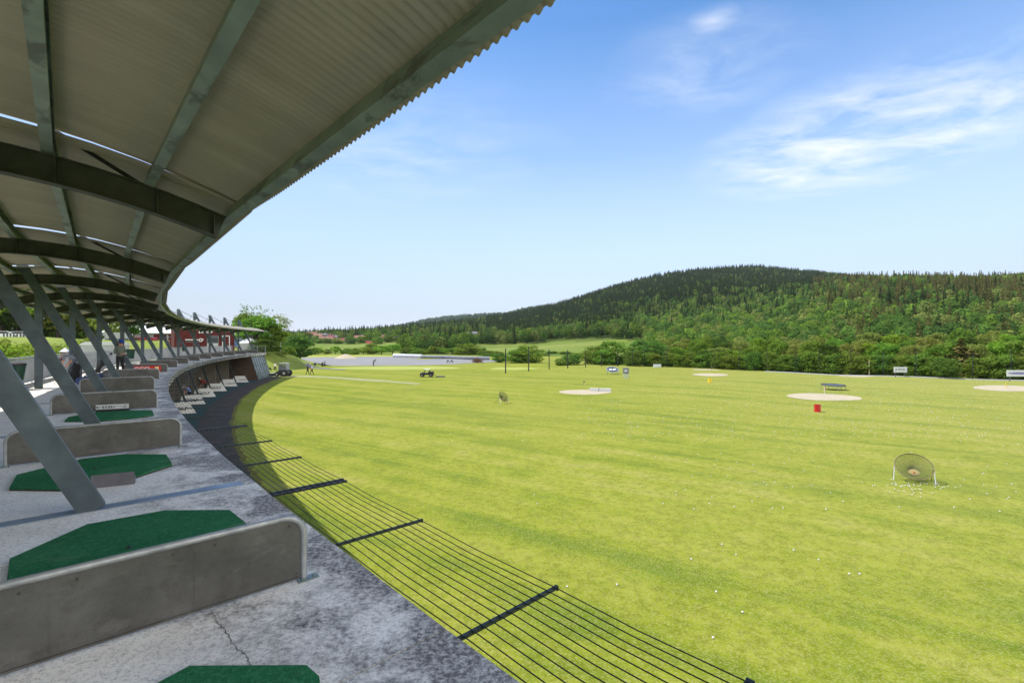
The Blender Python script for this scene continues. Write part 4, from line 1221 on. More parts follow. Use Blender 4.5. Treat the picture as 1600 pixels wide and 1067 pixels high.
def golf_bag(name,label,p,rz,lean,mats,lying=False):
    """bag with club heads; local z is the bag's axis"""
    t=thing('golf_bag',label,'golf bag',p,rz)
    q=Matrix.Rotation(lean,4,'Y')
    def tr(mb):
        mb.v=[tuple(q@Vector(v)) for v in mb.v]; return mb
    mb=MB(); mb.lathe([(.01,0),(.125,0),(.135,.04),(.13,.35),(.125,.62),(.145,.74),(.15,.84),(.13,.86),(.11,.82)],14); part('body',tr(mb),mats[0],t,smooth=50)
    mb=MB(); mb.ball((.14,0,.33),(.07,.11,.2),10,6); mb.ball((-.02,.13,.45),(.1,.06,.16),10,6); part('pocket',tr(mb),mats[1],t,smooth=60)
    mb=MB(); mb.tube([(-.12,0,.75),(-.22,0,.55),(-.14,0,.25)],.02,6); part('strap',tr(mb),M['black_fabric'],t,smooth=60)
    for i,(dx,dy,h) in enumerate(((.05,.05,1.18),(-.06,.04,1.12),(.02,-.07,1.22),(-.04,-.04,1.08),(.08,-.01,1.14))):
        mb=MB(); mb.tube([(dx,dy,.8),(dx*1.2,dy*1.2,h)],.007,5)
        if i<len(mats)-2: mb.m=[0]*len(mb.m); mb.ball((dx*1.2,dy*1.2,h+.02),(.07,.055,.065),8,6,m=1)
        else: mb.ball((dx*1.2+.03,dy*1.2,h+.01),(.05,.02,.03),8,4)
        part('club',tr(mb),[M['galv_light'],mats[min(i+2,len(mats)-1)]],t,smooth=60)
    if not lying:
        for sy in(-.1,.1):
            mb=MB(); mb.tube([(-.1,sy,.72),(-.42,sy*2.4,.0)],.008,5); mb.v=[tuple(v) for v in mb.v]; part('stand_leg',mb,M['black_steel'],t)
    return t
M['pink']=simple('pink_fabric',srgb(226,96,160),srgb(205,76,140),14,.8)
M['greybag']=simple('pale_grey_fabric',srgb(150,155,162),srgb(128,132,140),14,.85,0,.3)
def deck_at(px,py):
    Y=EYE*F/(py-YH); return Vector(((px-800)*Y/F,Y,DECK))
golf_bag('g','large black golf bag with red and pink head covers beside the bending person',deck_at(110,600),.3,.30,[M['black_fabric'],M['black_fabric'],M['red_paint'],M['pink'],M['red_paint'],M['white_paint']])
golf_bag('g','blue and pale grey golf bag lying on the sunlit deck',deck_at(121,601)+Vector((0,0,.14)),.25,1.35,[M['blue_fabric'],M['greybag'],M['greybag']],lying=True)
golf_bag('g','black and white stand bag beyond the bending person',deck_at(151,582),.3,.5,[M['black_fabric'],M['greybag'],M['black_fabric'],M['white_paint']])
# ------------------------------------------------------------------ the range: greens, bunkers, paths
def px_poly(pts): return [at(x,y) for x,y in pts]
def patch(mb, pts, dz=.03, m=0, rings=4):
    """flat patch following the ground, from an outline of points"""
    c=sum((Vector(p) for p in pts),Vector())/len(pts); n=len(pts); vs=[];fs=[]
    for k in range(1,rings+1):
        for p in pts:
            q=c.lerp(Vector(p),k/rings); vs.append((q.x,q.y,surf_z(q.x,q.y)+dz*(1 if k<rings else .4)))
    vs.append((c.x,c.y,surf_z(c.x,c.y)+dz))
    for k in range(rings-1):
        for j in range(n): fs.append((k*n+j,k*n+(j+1)%n,(k+1)*n+(j+1)%n,(k+1)*n+j))
    for j in range(n): fs.append((len(vs)-1,(j+1)%n,j))
    mb.add(vs,fs,m); return mb
def fix_up(mb):
    out=[]
    for f in mb.f:
        a,b,c=[Vector(mb.v[i]) for i in f[:3]]
        out.append(f if (b-a).cross(c-a).z>0 else tuple(reversed(f)))
    mb.f=out; return mb
def ellipse_px(cx,cy,rx,ry,seed,n=40,wob=.10,tilt=0.0):
    r=random.Random(seed); ph=[r.uniform(0,6.28) for _ in range(4)]; out=[]
    for i in range(n):
        t=2*PI*i/n; k=1+wob*(math.sin(2*t+ph[0])*.5+math.sin(3*t+ph[1])*.4+math.sin(5*t+ph[2])*.2)
        x=cx+rx*k*math.cos(t); y=cy+ry*k*math.sin(t)+tilt*rx*k*math.cos(t); out.append(at(x,y))
    return out
structure('gravel_field',fix_up(patch(MB(),px_poly([(455,561),(470,558.5),(520,557.5),(560,557.2),(616,556.6),(660,558.2),(710,560),(765,562),(790,563.2),(760,566),(720,568.2),(690,569.4),(650,570.3),(600,570.8),(560,571),(520,571.2),(490,570.6),(474,568.4),(462,564.5)]),.03,0,6)).mesh('gravel_field',M['gravel']))
structure('verge',fix_up(patch(MB(),px_poly([(470,555.6),(520,555),(580,554.6),(620,555.2),(620,556.2),(560,556.9),(520,557.1),(475,558)]),.025)).mesh('verge',M['bright_green']))
for i,(cx_,cy_,rx,ry) in enumerate(((620,574.7,100,2.7),(802,575.8,36,2.0))):
    structure('putting_green',fix_up(patch(MB(),ellipse_px(cx_,cy_,rx,ry,40+i),.03)).mesh('putting_green',M['bright_green']))
BK=[(915,612.2,40,4.0,.0,'pale sand bunker in the middle of the range with a low white ledge'),
    (1110,585.2,28,2.2,.02,'pale oval sand bunker just behind the yellow drum'),
    (1102,577.3,22,.8,.02,'thin sliver of sand bunker near the hedge with a small dark post'),
    (1287,620,58,5.4,.045,'pale oval sand bunker between the red drum and the dark trampoline disc'),
    (1336,586.8,29,1.9,.03,'narrow sand bunker at the foot of the hedge, left of the smaller white board'),
    (1580,606.5,60,4.6,.03,'broad sand bunker at the far right with a thin yellow flag stick')]
for i,(a,b,c,d_,tl,lab) in enumerate(BK):
    single('sand_bunker',fix_up(patch(MB(),ellipse_px(a,b,c,d_,60+i,48,.09,tl),.035)),M['sand'],lab,'bunker',group='sand bunkers on the range',kind=None)
def px_ribbon(name,L,Rr,mat,dz):
    A=[at(*p) for p in L]; B=[at(*p) for p in Rr]
    def fine(P):
        o=[]
        for a,b in zip(P,P[1:]):
            for k in range(8): o.append(a.lerp(b,k/8))
        o.append(P[-1]); return o
    return ribbon(name,fine(A),fine(B),mat,dz)
px_ribbon('worn_track',[(414,584.2),(440,585.0),(480,586.4),(540,589.6),(600,593.5),(660,599)],[(420,588),(446,588.6),(484,589.6),(540,592.6),(600,596.6),(650,601)],M['worn'],.02)
px_ribbon('path',[(436,562.6),(446,565.2),(456,567.8),(472,571),(500,574),(540,577)],[(428,563.2),(438,567),(450,570.2),(468,573),(496,575.6),(540,578)],M['asphalt'],.03)
single('sand_heap',(lambda mb:(mb.lathe([(3.8,0),(2.6,.45),(1.5,.95),(.5,1.35),(.05,1.42)],14),mb)[1])(MB()),M['sand'],'pale heap of sand on the far side of the gravel field','sand heap',at(540,559.5)-Vector((0,0,.05)),.3,smooth=60)

# low white kerb board along the far right edge
pts=[]
for px_ in range(1195,1720,15):
    D=edge_depth(px_)-.2; X=(px_-800)/F*D; pts.append(Vector((X,D,ground_z(X,D))))
mb=MB()
for a,b in zip(pts,pts[1:]): mb.bar(a+Vector((0,0,.07)),b+Vector((0,0,.07)),.05,.14)
single('kerb_board',mb,M['off_white'],'low white board edging the far side of the range in front of the hedge','edging board')

# net poles
NP=[(790,582,545,82,.11),(826,579,541.5,87.5,.11),(858,577,546,91.5,.10),(887,576,547,93,.10),(915,575,548,95,.09),(940,574.6,550,97,.08),(965,574.2,549,98,.08),(988,573.8,546,99,.07),(1007,573.2,546,100,.07)]
for x,yb,yt,D,r_ in NP:
    X=(x-800)/F*D; z0=ground_z(X,D); z1=(YH-yt)/F*D
    mb=MB(); mb.tube([(0,0,-.2),(0,0,z1-z0)],[r_,r_*.8],8); mb.lathe([(r_*.9,z1-z0),(r_*.9,z1-z0+.06),(.01,z1-z0+.1)],8)
    single('net_pole',mb,M['black_steel'],'slim dark pole in the row standing on the open grass in front of the meadow','pole',(X,D,z0),group='net poles in front of the meadow',smooth=60)
for x,yt in ((1042,545),(1080,545),(1116,546),(1155,540),(1198,546),(1243,550),(1280,543),(1329,545),(1380,551),(1431,545),(1520,552),(1580,548)):
    D=edge_depth(x)+.6; X=(x-800)/F*D; z0=ground_z(X,D); z1=(YH-yt)/F*D
    mb=MB(); mb.tube([(0,0,-.2),(0,0,z1-z0)],[.05,.04],8); mb.lathe([(.045,z1-z0),(.045,z1-z0+.05),(.01,z1-z0+.08)],8)
    single('net_pole',mb,M['black_steel'],'slim dark pole standing against the alder hedge','pole',(X,D,z0),group='net poles against the hedge',smooth=60)

# chipping nets
M['net']=simple('net_cord',(.10,.11,.04,1),(.07,.08,.03,1),10,.8)
M['ring']=simple('net_ring_steel',srgb(150,136,100),srgb(118,104,74),6,.5,.3)
M['target']=simple('yellow_target_cloth',srgb(150,136,84),srgb(128,114,68),4,.8)
def chipping_net(px_,py_,D_ring,tilt,yaw,label):
    p=at(px_,py_); t=thing('chipping_net',label,'golf net',p,yaw,'round chipping nets on the range')
    r=D_ring/2; c=Vector((0,0,.18+r*math.cos(tilt)))
    ux=Vector((1,0,0)); uy=Vector((0,math.sin(tilt),math.cos(tilt))); nn=ux.cross(uy)   # nn faces the tees
    ring=[c+ux*(r*math.cos(2*PI*i/40))+uy*(r*math.sin(2*PI*i/40)) for i in range(41)]
    mb=MB(); mb.tube(ring,.016,6,caps=False); part('ring',mb,M['ring'],t,smooth=60)
    def pnt(f,a):
        dep=.34*r*(1-f**2.2)
        q=c+ux*(r*f*math.cos(a))+uy*(r*f*math.sin(a))-nn*dep
        q.z=max(q.z,.02); return q
    mb=MB()
    for i in range(60): mb.tube([pnt(f,2*PI*i/60) for f in(.05,.2,.4,.6,.8,.93,1)],.006,3,caps=False)
    for f in(.06,.12,.19,.26,.32,.38,.44,.5,.56,.62,.68,.74,.8,.86,.92,.97): mb.tube([pnt(f,2*PI*i/32) for i in range(33)],.0055,3,caps=False)
    part('net',mb,M['net'],t)
    ctr=pnt(.30,-PI/2)+nn*.015; rt=r*.30
    mb=MB(); vs=[ctr+ux*(rt*math.cos(2*PI*i/24))+uy*(rt*math.sin(2*PI*i/24)) for i in range(24)]
    mb.add(vs,[tuple(range(24))]); mb.add([v+nn*.004 for v in vs],[tuple(range(23,-1,-1))])
    tc_=part('target',mb,M['target'],t)
    mb=MB(); mb.ball(ctr+nn*.02,(.03,.03,.03),8,5); part('bullseye',mb,M['red_paint'],tc_)
    for sx in(-1,1):
        a=c+ux*(r*sx*.99)
        mb=MB(); mb.tube([a,Vector((a.x+sx*.04,-.10,0))],.018,6); part('leg',mb,M['white_paint'],t,smooth=60)
        mb=MB(); mb.tube([a,Vector((a.x,.55,.0))],.012,6); part('back_stay',mb,M['ring'],t,smooth=60)
    return p
chipping_net(1428,752,1.16,math.radians(47),math.radians(-33),'large round chipping net with yellow centre amid scattered balls, nearest to the stand')
chipping_net(787,630,1.05,math.radians(40),math.radians(52),'smaller tilted chipping net, standing alone left of the central bunker')

# trampoline style target discs
def disc(px_,py_,r,tiltx,label,logo):
    p=at(px_,py_); t=thing('target_disc',label,'golf target',p,0)
    rot=Matrix.Rotation(tiltx,3,'X'); h=.48+r*abs(math.sin(tiltx))*.75
    mb=MB(); mb.lathe([(.02,.0),(r*.9,.0),(r*.9,.012),(.02,.012)],32,(0,0,h),axis=rot); part('mat',mb,M['dgrey'],t)
    mb=MB(); mb.lathe([(r*.88,-.02),(r,-.02),(r*1.02,.015),(r,.035),(r*.88,.025)],32,(0,0,h),axis=rot); part('rim',mb,M['black'] if not logo else M['grey'],t,smooth=50)
    for i in range(6):
        a=2*PI*i/6+.3; q=Vector((0,0,h))+rot@Vector((r*.97*math.cos(a),r*.97*math.sin(a),-.02))
        mb=MB(); mb.tube([q,(q.x*1.01,q.y*1.01,0)],.022,6); part('leg',mb,M['galv_light'],t)
    if logo:
        mb=MB(); mb.add([Vector((0,0,h))+rot@Vector(v) for v in ((-.62*r,-.16*r,.02),(-.1*r,-.26*r,.02),(.62*r,-.1*r,.02),(.5*r,.3*r,.02),(0,.18*r,.02),(-.5*r,.22*r,.02))],[(0,1,2,3,4,5)])
        mb.add([Vector((0,0,h))+rot@Vector(v) for v in ((-.14*r,-.2*r,.024),(0,-.2*r,.024),(.04*r,.16*r,.024),(-.1*r,.16*r,.024))],[(0,1,2,3)],1)
        part('printing',mb,[M['white_paint'],M['dgrey']],t)
disc(1302,608.5,1.18,math.radians(3),'dark flat target disc on short legs behind the big oval bunker',False)
disc(957,584.5,1.0,math.radians(24),'grey tilted target disc with white print, left of the framed grey sign',True)

# framed sign with a grey upper panel and pale cloth pocket
p=at(978,592.5); t=thing('target_sign','framed sign with grey upper panel and pale cloth hanging below, right of the tilted disc','sign',p,math.radians(-6))
H_=1.62; w_=.86
for sx in(-1,1):
    mb=MB(); mb.bar((sx*w_/2,0,0),(sx*w_/2,0,H_),.04,.04,up=(1,0,0)); part('post',mb,M['galv_light'],t)
mb=MB(); mb.bar((-w_/2,0,H_-.02),(w_/2,0,H_-.02),.04,.05); mb.bar((-w_/2,0,H_-.92),(w_/2,0,H_-.92),.03,.04); part('crossbar',mb,M['white_paint'],t)
mb=MB(); mb.box((0,-.012,H_-.46),(.72,.02,.80)); pn=part('panel',mb,simple('slate_panel',srgb(128,126,142),srgb(112,110,126),3,.5),t)
mb=MB()
mb.add([(-.2,-.026,H_-.62),(-.11,-.026,H_-.65),(-.06,-.026,H_-.5),(.05,-.026,H_-.52),(.12,-.026,H_-.62),(.2,-.026,H_-.56),(.14,-.026,H_-.26),(.02,-.026,H_-.33),(-.12,-.026,H_-.24),(-.2,-.026,H_-.34)],[tuple(range(10))])
part('emblem',mb,M['white_paint'],t)
mb=MB(); mb.extrude([(-.36,.0,H_-.96),(.36,.0,H_-.96),(.24,.03,H_-1.46),(0,.05,H_-1.56),(-.22,.03,H_-1.44)],(0,.02,0)); part('cloth',mb,simple('pale_net_cloth',srgb(205,212,180),srgb(190,198,164),4,.8),t)

# oil drums
def drum(px_,py_,mat,label,r=.225,h=.56):
    p=at(px_,py_); t=thing('drum',label,'drum',p,.4)
    mb=MB(); mb.lathe([(.01,0),(r,0),(r,.02),(r*.985,.03),(r*.985,h*.33-.02),(r*1.02,h*.33),(r*.985,h*.33+.02),(r*.985,h*.66-.02),(r*1.02,h*.66),(r*.985,h*.66+.02),(r*.985,h-.03),(r,h-.02),(r,h),(r*.94,h),(r*.94,h-.03),(.01,h-.03)],28)
    part('body',mb,mat,t,smooth=40)
    mb=MB(); mb.lathe([(.03,h-.03),(.03,h-.012),(.005,h-.012)],10,(r*.55,0,0)); part('bung',mb,M['grey'],t)
drum(1277.3,643,M['red_paint'],'red drum standing on the grass in front of the oval bunker')
drum(1109,597.4,M['yellow_paint'],'yellow drum standing on the grass before a bunker')

# sponsor boards
def board(px_,py0,py1,wpx,D,label,fn,yaw=0):
    X=(px_-800)/F*D; z0=ground_z(X,D); zb=(YH-py1)/F*D-z0; zt=(YH-py0)/F*D-z0; w=wpx/F*D
    t=thing('sponsor_board',label,'sign',(X,D,z0),yaw)
    mb=MB(); mb.box((0,0,(zb+zt)/2),(w,.05,zt-zb)); part('panel',mb,M['white_paint'],t)
    for sx in(-.36,.36):
        mb=MB(); mb.bar((sx*w,.06,0),(sx*w,.06,zt-.1),.07,.07,up=(1,0,0)); part('post',mb,M['dgrey'],t)
    fn(t,w,zt-zb,(zb+zt)/2)
def logo1(t,w,h,zc):
    me=text_mesh('SRIXON',h*.34,M['dgrey'],bold=.004,sx=1.0); part('lettering',me,None,t,loc=(w*.06,-.03,zc+.03),rot=(PI/2,0,0))
    mb=MB()
    mb.add([(-w*.40,-.029,zc+h*.22),(-w*.34,-.029,zc+h*.22),(-w*.27,-.029,zc+h*.03),(-w*.38,-.029,zc-h*.24),(-w*.43,-.029,zc-h*.24),(-w*.33,-.029,zc+h*.02)],[(5,4,3,2,1,0)][::-1])
    part('emblem',mb,M['dgrey'],t)
def logo2(t,w,h,zc):
    mb=MB(); n=36
    for a,b,m_ in((.42,.19,0),(.39,.145,1)):
        y=-.029-.003*m_
        mb.add([(w*a*math.cos(2*PI*i/n),y,zc+h*b*math.sin(2*PI*i/n)) for i in range(n)],[tuple(range(n))],m_)
    for s_ in(-1,1): mb.add([(s_*w*.46,-.0285,zc),(s_*w*.38,-.0285,zc+h*.08),(s_*w*.38,-.0285,zc-h*.08)],[(0,1,2)],0)
    part('emblem',mb,[M['blue_sign'],simple('lilac_print',srgb(176,172,222),srgb(160,156,208),5,.5)],t)
    mb=MB()
    for i in range(11): mb.box((-w*.25+w*.05*i,-.034,zc),(w*.034,.003,h*.12))
    part('lettering',mb,M['blue_sign'],t)
board(1407,572.8,581.6,20.6,72,'smaller white board with dark lettering standing before the hedge',logo1)
board(1592,577.8,587.8,38,64,'larger white board with a blue oval emblem at the right edge of the picture',logo2)

# flag sticks and small markers
def stick(px_,yb,yt,mats,label,bands=0,flag=None,r=.02,name='flag_stick'):
    p=at(px_,yb); D=p.y; h=(yb-yt)/F*D
    t=thing(name,label,'flag stick',p,.5)
    mb=MB(); k=max(1,bands)
    for i in range(k): mb.tube([(0,0,h*i/k),(0,0,h*(i+1)/k-.001)],r,7,m=i%2)
    part('pole',mb,mats,t)
    if flag:
        mb=MB(); mb.extrude([(0,0,h),(flag[1],.05,h-.09),(flag[1],.0,h-flag[2]),(0,0,h-flag[2])],(0,.01,0)); part('flag',mb,flag[0],t)
stick(1358,586,561,[M['yellow_paint'],M['white_paint']],'tall yellow and white banded stick in front of the hedge',9,None,.045)
stick(1572,606,596,[M['yellow_paint'],M['yellow_paint']],'thin yellow stick in the far right bunker',0,None,.03)
stick(1288,616,604.5,[M['white_paint'],M['white_paint']],'white stick with a small red flag in front of the dark disc',0,(M['red_paint'],.30,.22),.02)
stick(912,600,594.5,[M['dgrey'],M['dgrey']],'short dark flag stick behind the central bunker',0,(M['dgrey'],.22,.2),.02)
stick(935.5,612,605.5,[M['dgrey'],M['dgrey']],'dark stick standing in the central bunker',0,(M['dgrey'],.16,.06),.025)
stick(1112,577.5,571,[M['dgrey'],M['dgrey']],'small dark post at the sliver of sand near the hedge',0,(M['dgrey'],.2,.2),.06)
p=at(938,611); mb=MB(); mb.box((0,0,.13),(2.1,.30,.26)); mb.box((0,0,.275),(2.2,.38,.03)); mb.box((-1.0,0,.13),(.06,.34,.3))
single('ledge',mb,M['white_paint'],'low white ledge at the back of the central bunker','ledge',p,math.radians(-8))
p=at(1027,574); mb=MB(); mb.box((0,0,.35),(1.4,.5,.5)); mb.box((0,0,.63),(1.5,.6,.06)); mb.box((-.5,0,.05),(.1,.4,.1)); mb.box((.5,0,.05),(.1,.4,.1))
single('storage_box',mb,M['white_paint'],'small white box standing on the grass at the foot of the hedge','box',p)
for px_,yb,h,r_ in((492,572,.75,.30),(504,572,.85,.22),(507.6,572,1.1,.10)):
    mb=MB(); mb.lathe([(.01,0),(r_,0),(r_*.95,h*.9),(r_*.7,h),(.01,h+.03)],12)
    lab={492:'squat dark bollard at the near edge of the gravel field, leftmost of three',504:'dark bollard at the gravel edge, beside the slimmest post',507.6:'slimmest dark post of the three at the gravel edge'}[px_]
    single('bollard',mb,M['black'],lab,'bollard',at(px_,yb),group='bollards at the gravel edge',smooth=50)
# pipes and wrapped rolls along the back of the gravel
mb=MB(); mb.lathe([(.42,-1.35),(.50,-1.3),(.50,1.3),(.42,1.35),(.38,1.3),(.38,-1.3)],16,axis=Matrix.Rotation(PI/2,3,'Y'))
mb.f.append(()) if False else None
me_roll=mb.mesh('roll',M['grey'],smooth=45)
M['wrap']=simple('white_bale_wrap',srgb(226,228,230),srgb(196,198,200),2,.4,0,.2)
mb=MB(); mb.lathe([(.02,-.6),(.50,-.6),(.58,-.5),(.58,.5),(.50,.6),(.02,.6)],16,axis=Matrix.Rotation(PI/2,3,'Y')); me_bale=mb.mesh('wrapped_bale',M['wrap'],smooth=45)
for i in range(10):
    px_=617+i*4.4; y=557.6+i*.14
    single('wrapped_bale',me_bale,None,'white wrapped bale in the row on the back edge of the gravel field','bale',at(px_,y)+Vector((0,0,.56)),.1+tr_.uniform(-.2,.2),'white bales at the back of the gravel')
for i in range(11):
    px_=664+i*9.4; y=559.4+i*.27
    single('pipe',me_roll,None,'fat grey pipe lying in the line along the back of the gravel field','pipe',at(px_,y)+Vector((0,0,.48)),.06+tr_.uniform(-.05,.05),'grey pipes at the back of the gravel')
# reel of brown brush and a low bench
p=at(746,566.5); mb=MB(); r=random.Random(2)
for i in range(220):
    a=r.uniform(0,6.28); q=Vector((r.gauss(0,.55),r.gauss(0,.35),abs(r.gauss(.35,.28)))); d_=Vector((r.gauss(0,1),r.gauss(0,1),r.gauss(0,.6))).normalized()*.45
    mb.tube([q-d_,q+d_],.022,4)
single('brush_pile',mb,simple('dry_brush',srgb(120,84,60),srgb(92,64,48),3,.9),'round brown pile of brush at the right end of the gravel field','brush pile',p+Vector((0,0,.1)))
p=at(703,566.8); mb=MB(); mb.box((0,0,.42),(1.7,.4,.07)); 
for x in(-.7,0,.7): mb.box((x,0,.2),(.12,.36,.4))
mb.box((-.5,0,.6),(.3,.3,.28)); mb.box((.45,0,.58),(.4,.3,.24))
single('bench',mb,M['black'],'low dark bench with bags on the gravel field','bench',p,.05)

# turf utility cart dragging a mat
p=at(667,588.5); cart=thing('utility_cart','dark open utility cart with a pale roof dragging a mat across the grass','cart',p,math.radians(183)); cart.scale=(.86,.86,.86)
mb=MB()      # local x = forward
mb.extrude([(1.15,-.62,.38),(1.20,-.62,.62),(.75,-.62,.82),(.45,-.62,.80),(.35,-.62,.42),(-.3,-.62,.42),(-.35,-.62,.95),(-1.2,-.62,.95),(-1.2,-.62,.40)],(0,1.24,0)); mb.box((0,0,.56),(1.9,1.0,.36)); part('body',mb,simple('dark_maroon_paint',srgb(50,36,34),srgb(38,28,27),3,.4),cart)
mb=MB(); mb.box((-.18,0,.60),(.5,1.1,.16)); mb.box((-.40,0,.84),(.12,1.1,.42)); part('seat',mb,M['black'],cart)
mb=MB(); mb.box((-.05,0,1.34),(1.0,1.2,.05)); mb.box((-.05,0,1.38),(.9,1.05,.03)); part('roof',mb,M['white_paint'],cart)
for x,x2 in((.45,.36),(-.50,-.47)):
    for y in(-.58,.58):
        mb=MB(); mb.bar((x,y,.8),(x2,y*.97,1.33),.05,.05,up=(1,0,0)); part('roof_post',mb,M['black_steel'],cart)
mb=MB(); mb.tube([(.45,.25,.75),(.25,.25,1.05)],.02,6); mb.lathe([(.15,-.012),(.17,0),(.15,.012)],14,(.24,.25,1.06),axis=Matrix.Rotation(-.6,3,'Y')); part('steering_wheel',mb,M['black'],cart)
for x in(.78,-.75):
    for y in(-.6,.6):
        mb=MB(); mb.lathe([(.14,-.13),(.30,-.13),(.33,-.09),(.33,.09),(.30,.13),(.14,.13)],18,(x,y,.33),axis=Matrix.Rotation(PI/2,3,'X')); wh=part('wheel',mb,M['rubber'],cart,smooth=45)
        mb=MB(); mb.lathe([(.01,-.10),(.14,-.12),(.14,.12),(.01,.10)],14,(x,y,.33),axis=Matrix.Rotation(PI/2,3,'X')); part('rim',mb,M['grey'],wh)
mb=MB(); mb.bar((-1.2,0,.42),(-1.75,0,.2),.06,.06); part('tow_bar',mb,M['black_steel'],cart)
mb=MB()
for i in range(9):
    mb.box((-1.8-.16*i,0,.06),(.11,1.9,.10))
mb.box((-2.4,-.9,.09),(1.5,.06,.08)); mb.box((-2.4,.9,.09),(1.5,.06,.08)); part('drag_mat',mb,M['dgrey'],cart)
# ball picker: low gang of discs pushed by a small caged tractor
p=at(441,587.5); bp=thing('ball_picker','grey caged tractor with fat black tyres and a low picking frame','tractor',p,math.radians(176))
mb=MB(); mb.extrude([(-.95,-.45,.45),(-.95,-.45,1.05),(.2,-.45,1.05),(.35,-.45,.85),(.6,-.45,.80),(.6,-.45,.45)],(0,.9,0)); part('body',mb,M['dgrey'],bp)
mb=MB(); mb.box((-.30,0,1.98),(1.25,1.1,.07))
part('roof',mb,M['off_white'],bp)
mb=MB()
for x in(-.85,.28):
    for y in(-.5,.5): mb.bar((x,y,.9),(x*.98,y,1.96),.06,.06,up=(1,0,0))
for z in(1.2,1.5,1.75):
    for y in(-.5,.5): mb.bar((-.85,y,z),(.28,y,z),.02,.02)
mb.bar((.28,-.5,1.45),(.28,.5,1.45),.02,.5); mb.box((-.28,.49,1.25),(1.1,.03,.5)); mb.box((-.28,-.49,1.25),(1.1,.03,.5)); mb.box((-.86,0,1.45),(.03,.95,.9)); part('cage',mb,M['grey'],bp)
for x,r_,w in((-.7,.52,.36),(.45,.36,.28)):
    for y in(-.62,.62):
        mb=MB(); mb.lathe([(r_*.4,-w/2),(r_*.9,-w/2),(r_,-w*.3),(r_,w*.3),(r_*.9,w/2),(r_*.4,w/2)],18,(x,y,r_),axis=Matrix.Rotation(PI/2,3,'X')); wh=part('wheel',mb,M['rubber'],bp,smooth=45)
        mb=MB(); mb.lathe([(.01,-w*.4),(r_*.42,-w*.48),(r_*.42,w*.48),(.01,w*.4)],14,(x,y,r_),axis=Matrix.Rotation(PI/2,3,'X')); part('rim',mb,M['off_white'],wh)
mb=MB(); mb.bar((.6,0,.5),(1.0,0,.36),.1,.08); mb.bar((1.0,-1.1,.40),(1.0,1.1,.40),.07,.07); mb.bar((2.1,-1.1,.40),(2.1,1.1,.40),.07,.07)
for y in(-1.1,0,1.1): mb.bar((1.0,y,.40),(2.1,y,.40),.06,.06)
part('frame',mb,M['galv'],bp)
for y in(-.55,.55):
    mb=MB()
    for i in range(12): mb.lathe([(.01,-.012),(.22,-.01),(.22,.01),(.01,.012)],14,(1.5,y-.48+.087*i,.22),axis=Matrix.Rotation(PI/2,3,'X'))
    part('disc_gang',mb,M['black'],bp)
    mb=MB(); mb.box((1.85,y,.34),(.34,.95,.22)); part('basket',mb,M['off_white'],bp)

# golf balls on the grass
mb=MB(); mb.ball((0,0,.0205),.0213,10,7); me_ball=mb.mesh('golf_ball',simple('ball_white',(.70,.70,.69,1),(.62,.62,.61,1),40,.35,0,.1),smooth=80)
rb=random.Random(314)
def ball_at(x,y,lab,grp):
    p=at(x,y); s_=1.0 if p.y<16 else .85
    o=single('golf_ball',me_ball,None,lab,'golf ball',p+Vector((0,0,.002)),rb.uniform(0,6),grp); o.scale=(s_,)*3
near=[(1160,957),(1119,925),(1080,874),(1128,851),(1150,867),(1240,860),(1279,875),(1036,787),(839,787),(835,773),(886,917),(1114,997),(1327,897),(1343,897),(964,914),(1180,757),(1175,784),(1136,744),(1113,733),(1117,726)]
for x,y in near: ball_at(x,y,'white golf ball on the open near lawn in front of the safety net','golf balls on the near lawn')
for i in range(48):
    a=rb.uniform(0,6.28); r_=abs(rb.gauss(0,1))
    x=1428+(14+30*r_)*math.cos(a)*1.3; y=757+(3+9*r_)*math.sin(a)
    if 1400<x<1458 and y<754: y=755+rb.uniform(0,14)
    ball_at(x,y,'white golf ball scattered round the large chipping net','golf balls round the large chipping net')
for i in range(175):
    t_=rb.random()**1.5
    y=612+t_*190; x=rb.uniform(980,1640) if y<720 else rb.uniform(1050,1640)
    ball_at(x,y,'white golf ball among the many dotting the right half of the range','golf balls dotting the range')
for i in range(30):
    ball_at(rb.uniform(560,1000),rb.uniform(600,700),'white golf ball on the left half of the range','golf balls on the left of the range')
# the rest of the far balls, too many and too small to tell apart
mb=MB()
for i in range(900):
    y=594+rb.random()**1.4*90; x=rb.uniform(900,1680)
    if y<600 and x<1250: continue
    p=at(x,y); mb.ball(p+Vector((0,0,.02)),.0215,5,4)
single('golf_balls',mb,me_ball.materials[0],'countless white golf balls speckling the far right of the range','golf balls',kind='stuff')
# ------------------------------------------------------------------ behind the stand
def at_d(px_,D): 
    X=(px_-800)/F*D; return Vector((X,D,surf_z(X,D)))
def face_cam(p): return math.atan2(-p.x,p.y)*0+math.atan2(p.x,p.y)*-1   # local -y looks back to the viewer
M['tent']=simple('white_tent_cloth',(.80,.80,.80,1),(.74,.74,.75,1),.8,.6,0,.1)
M['grey_wall']=simple('grey_boarding',srgb(150,152,158),srgb(128,130,136),.9,.7,0,.1)
M['car_silver']=simple('silver_car_paint',srgb(190,194,200),srgb(176,180,188),1,.3,.3,0)
M['car_white']=simple('white_car_paint',(.75,.76,.78,1),(.7,.71,.73,1),1,.3,0,0)
M['car_red']=simple('red_car_paint',srgb(168,40,56),srgb(150,34,48),1,.3,0,0)
M['blue_tarp']=simple('blue_tarp',srgb(110,170,220),srgb(90,150,204),1,.6,0,.1)
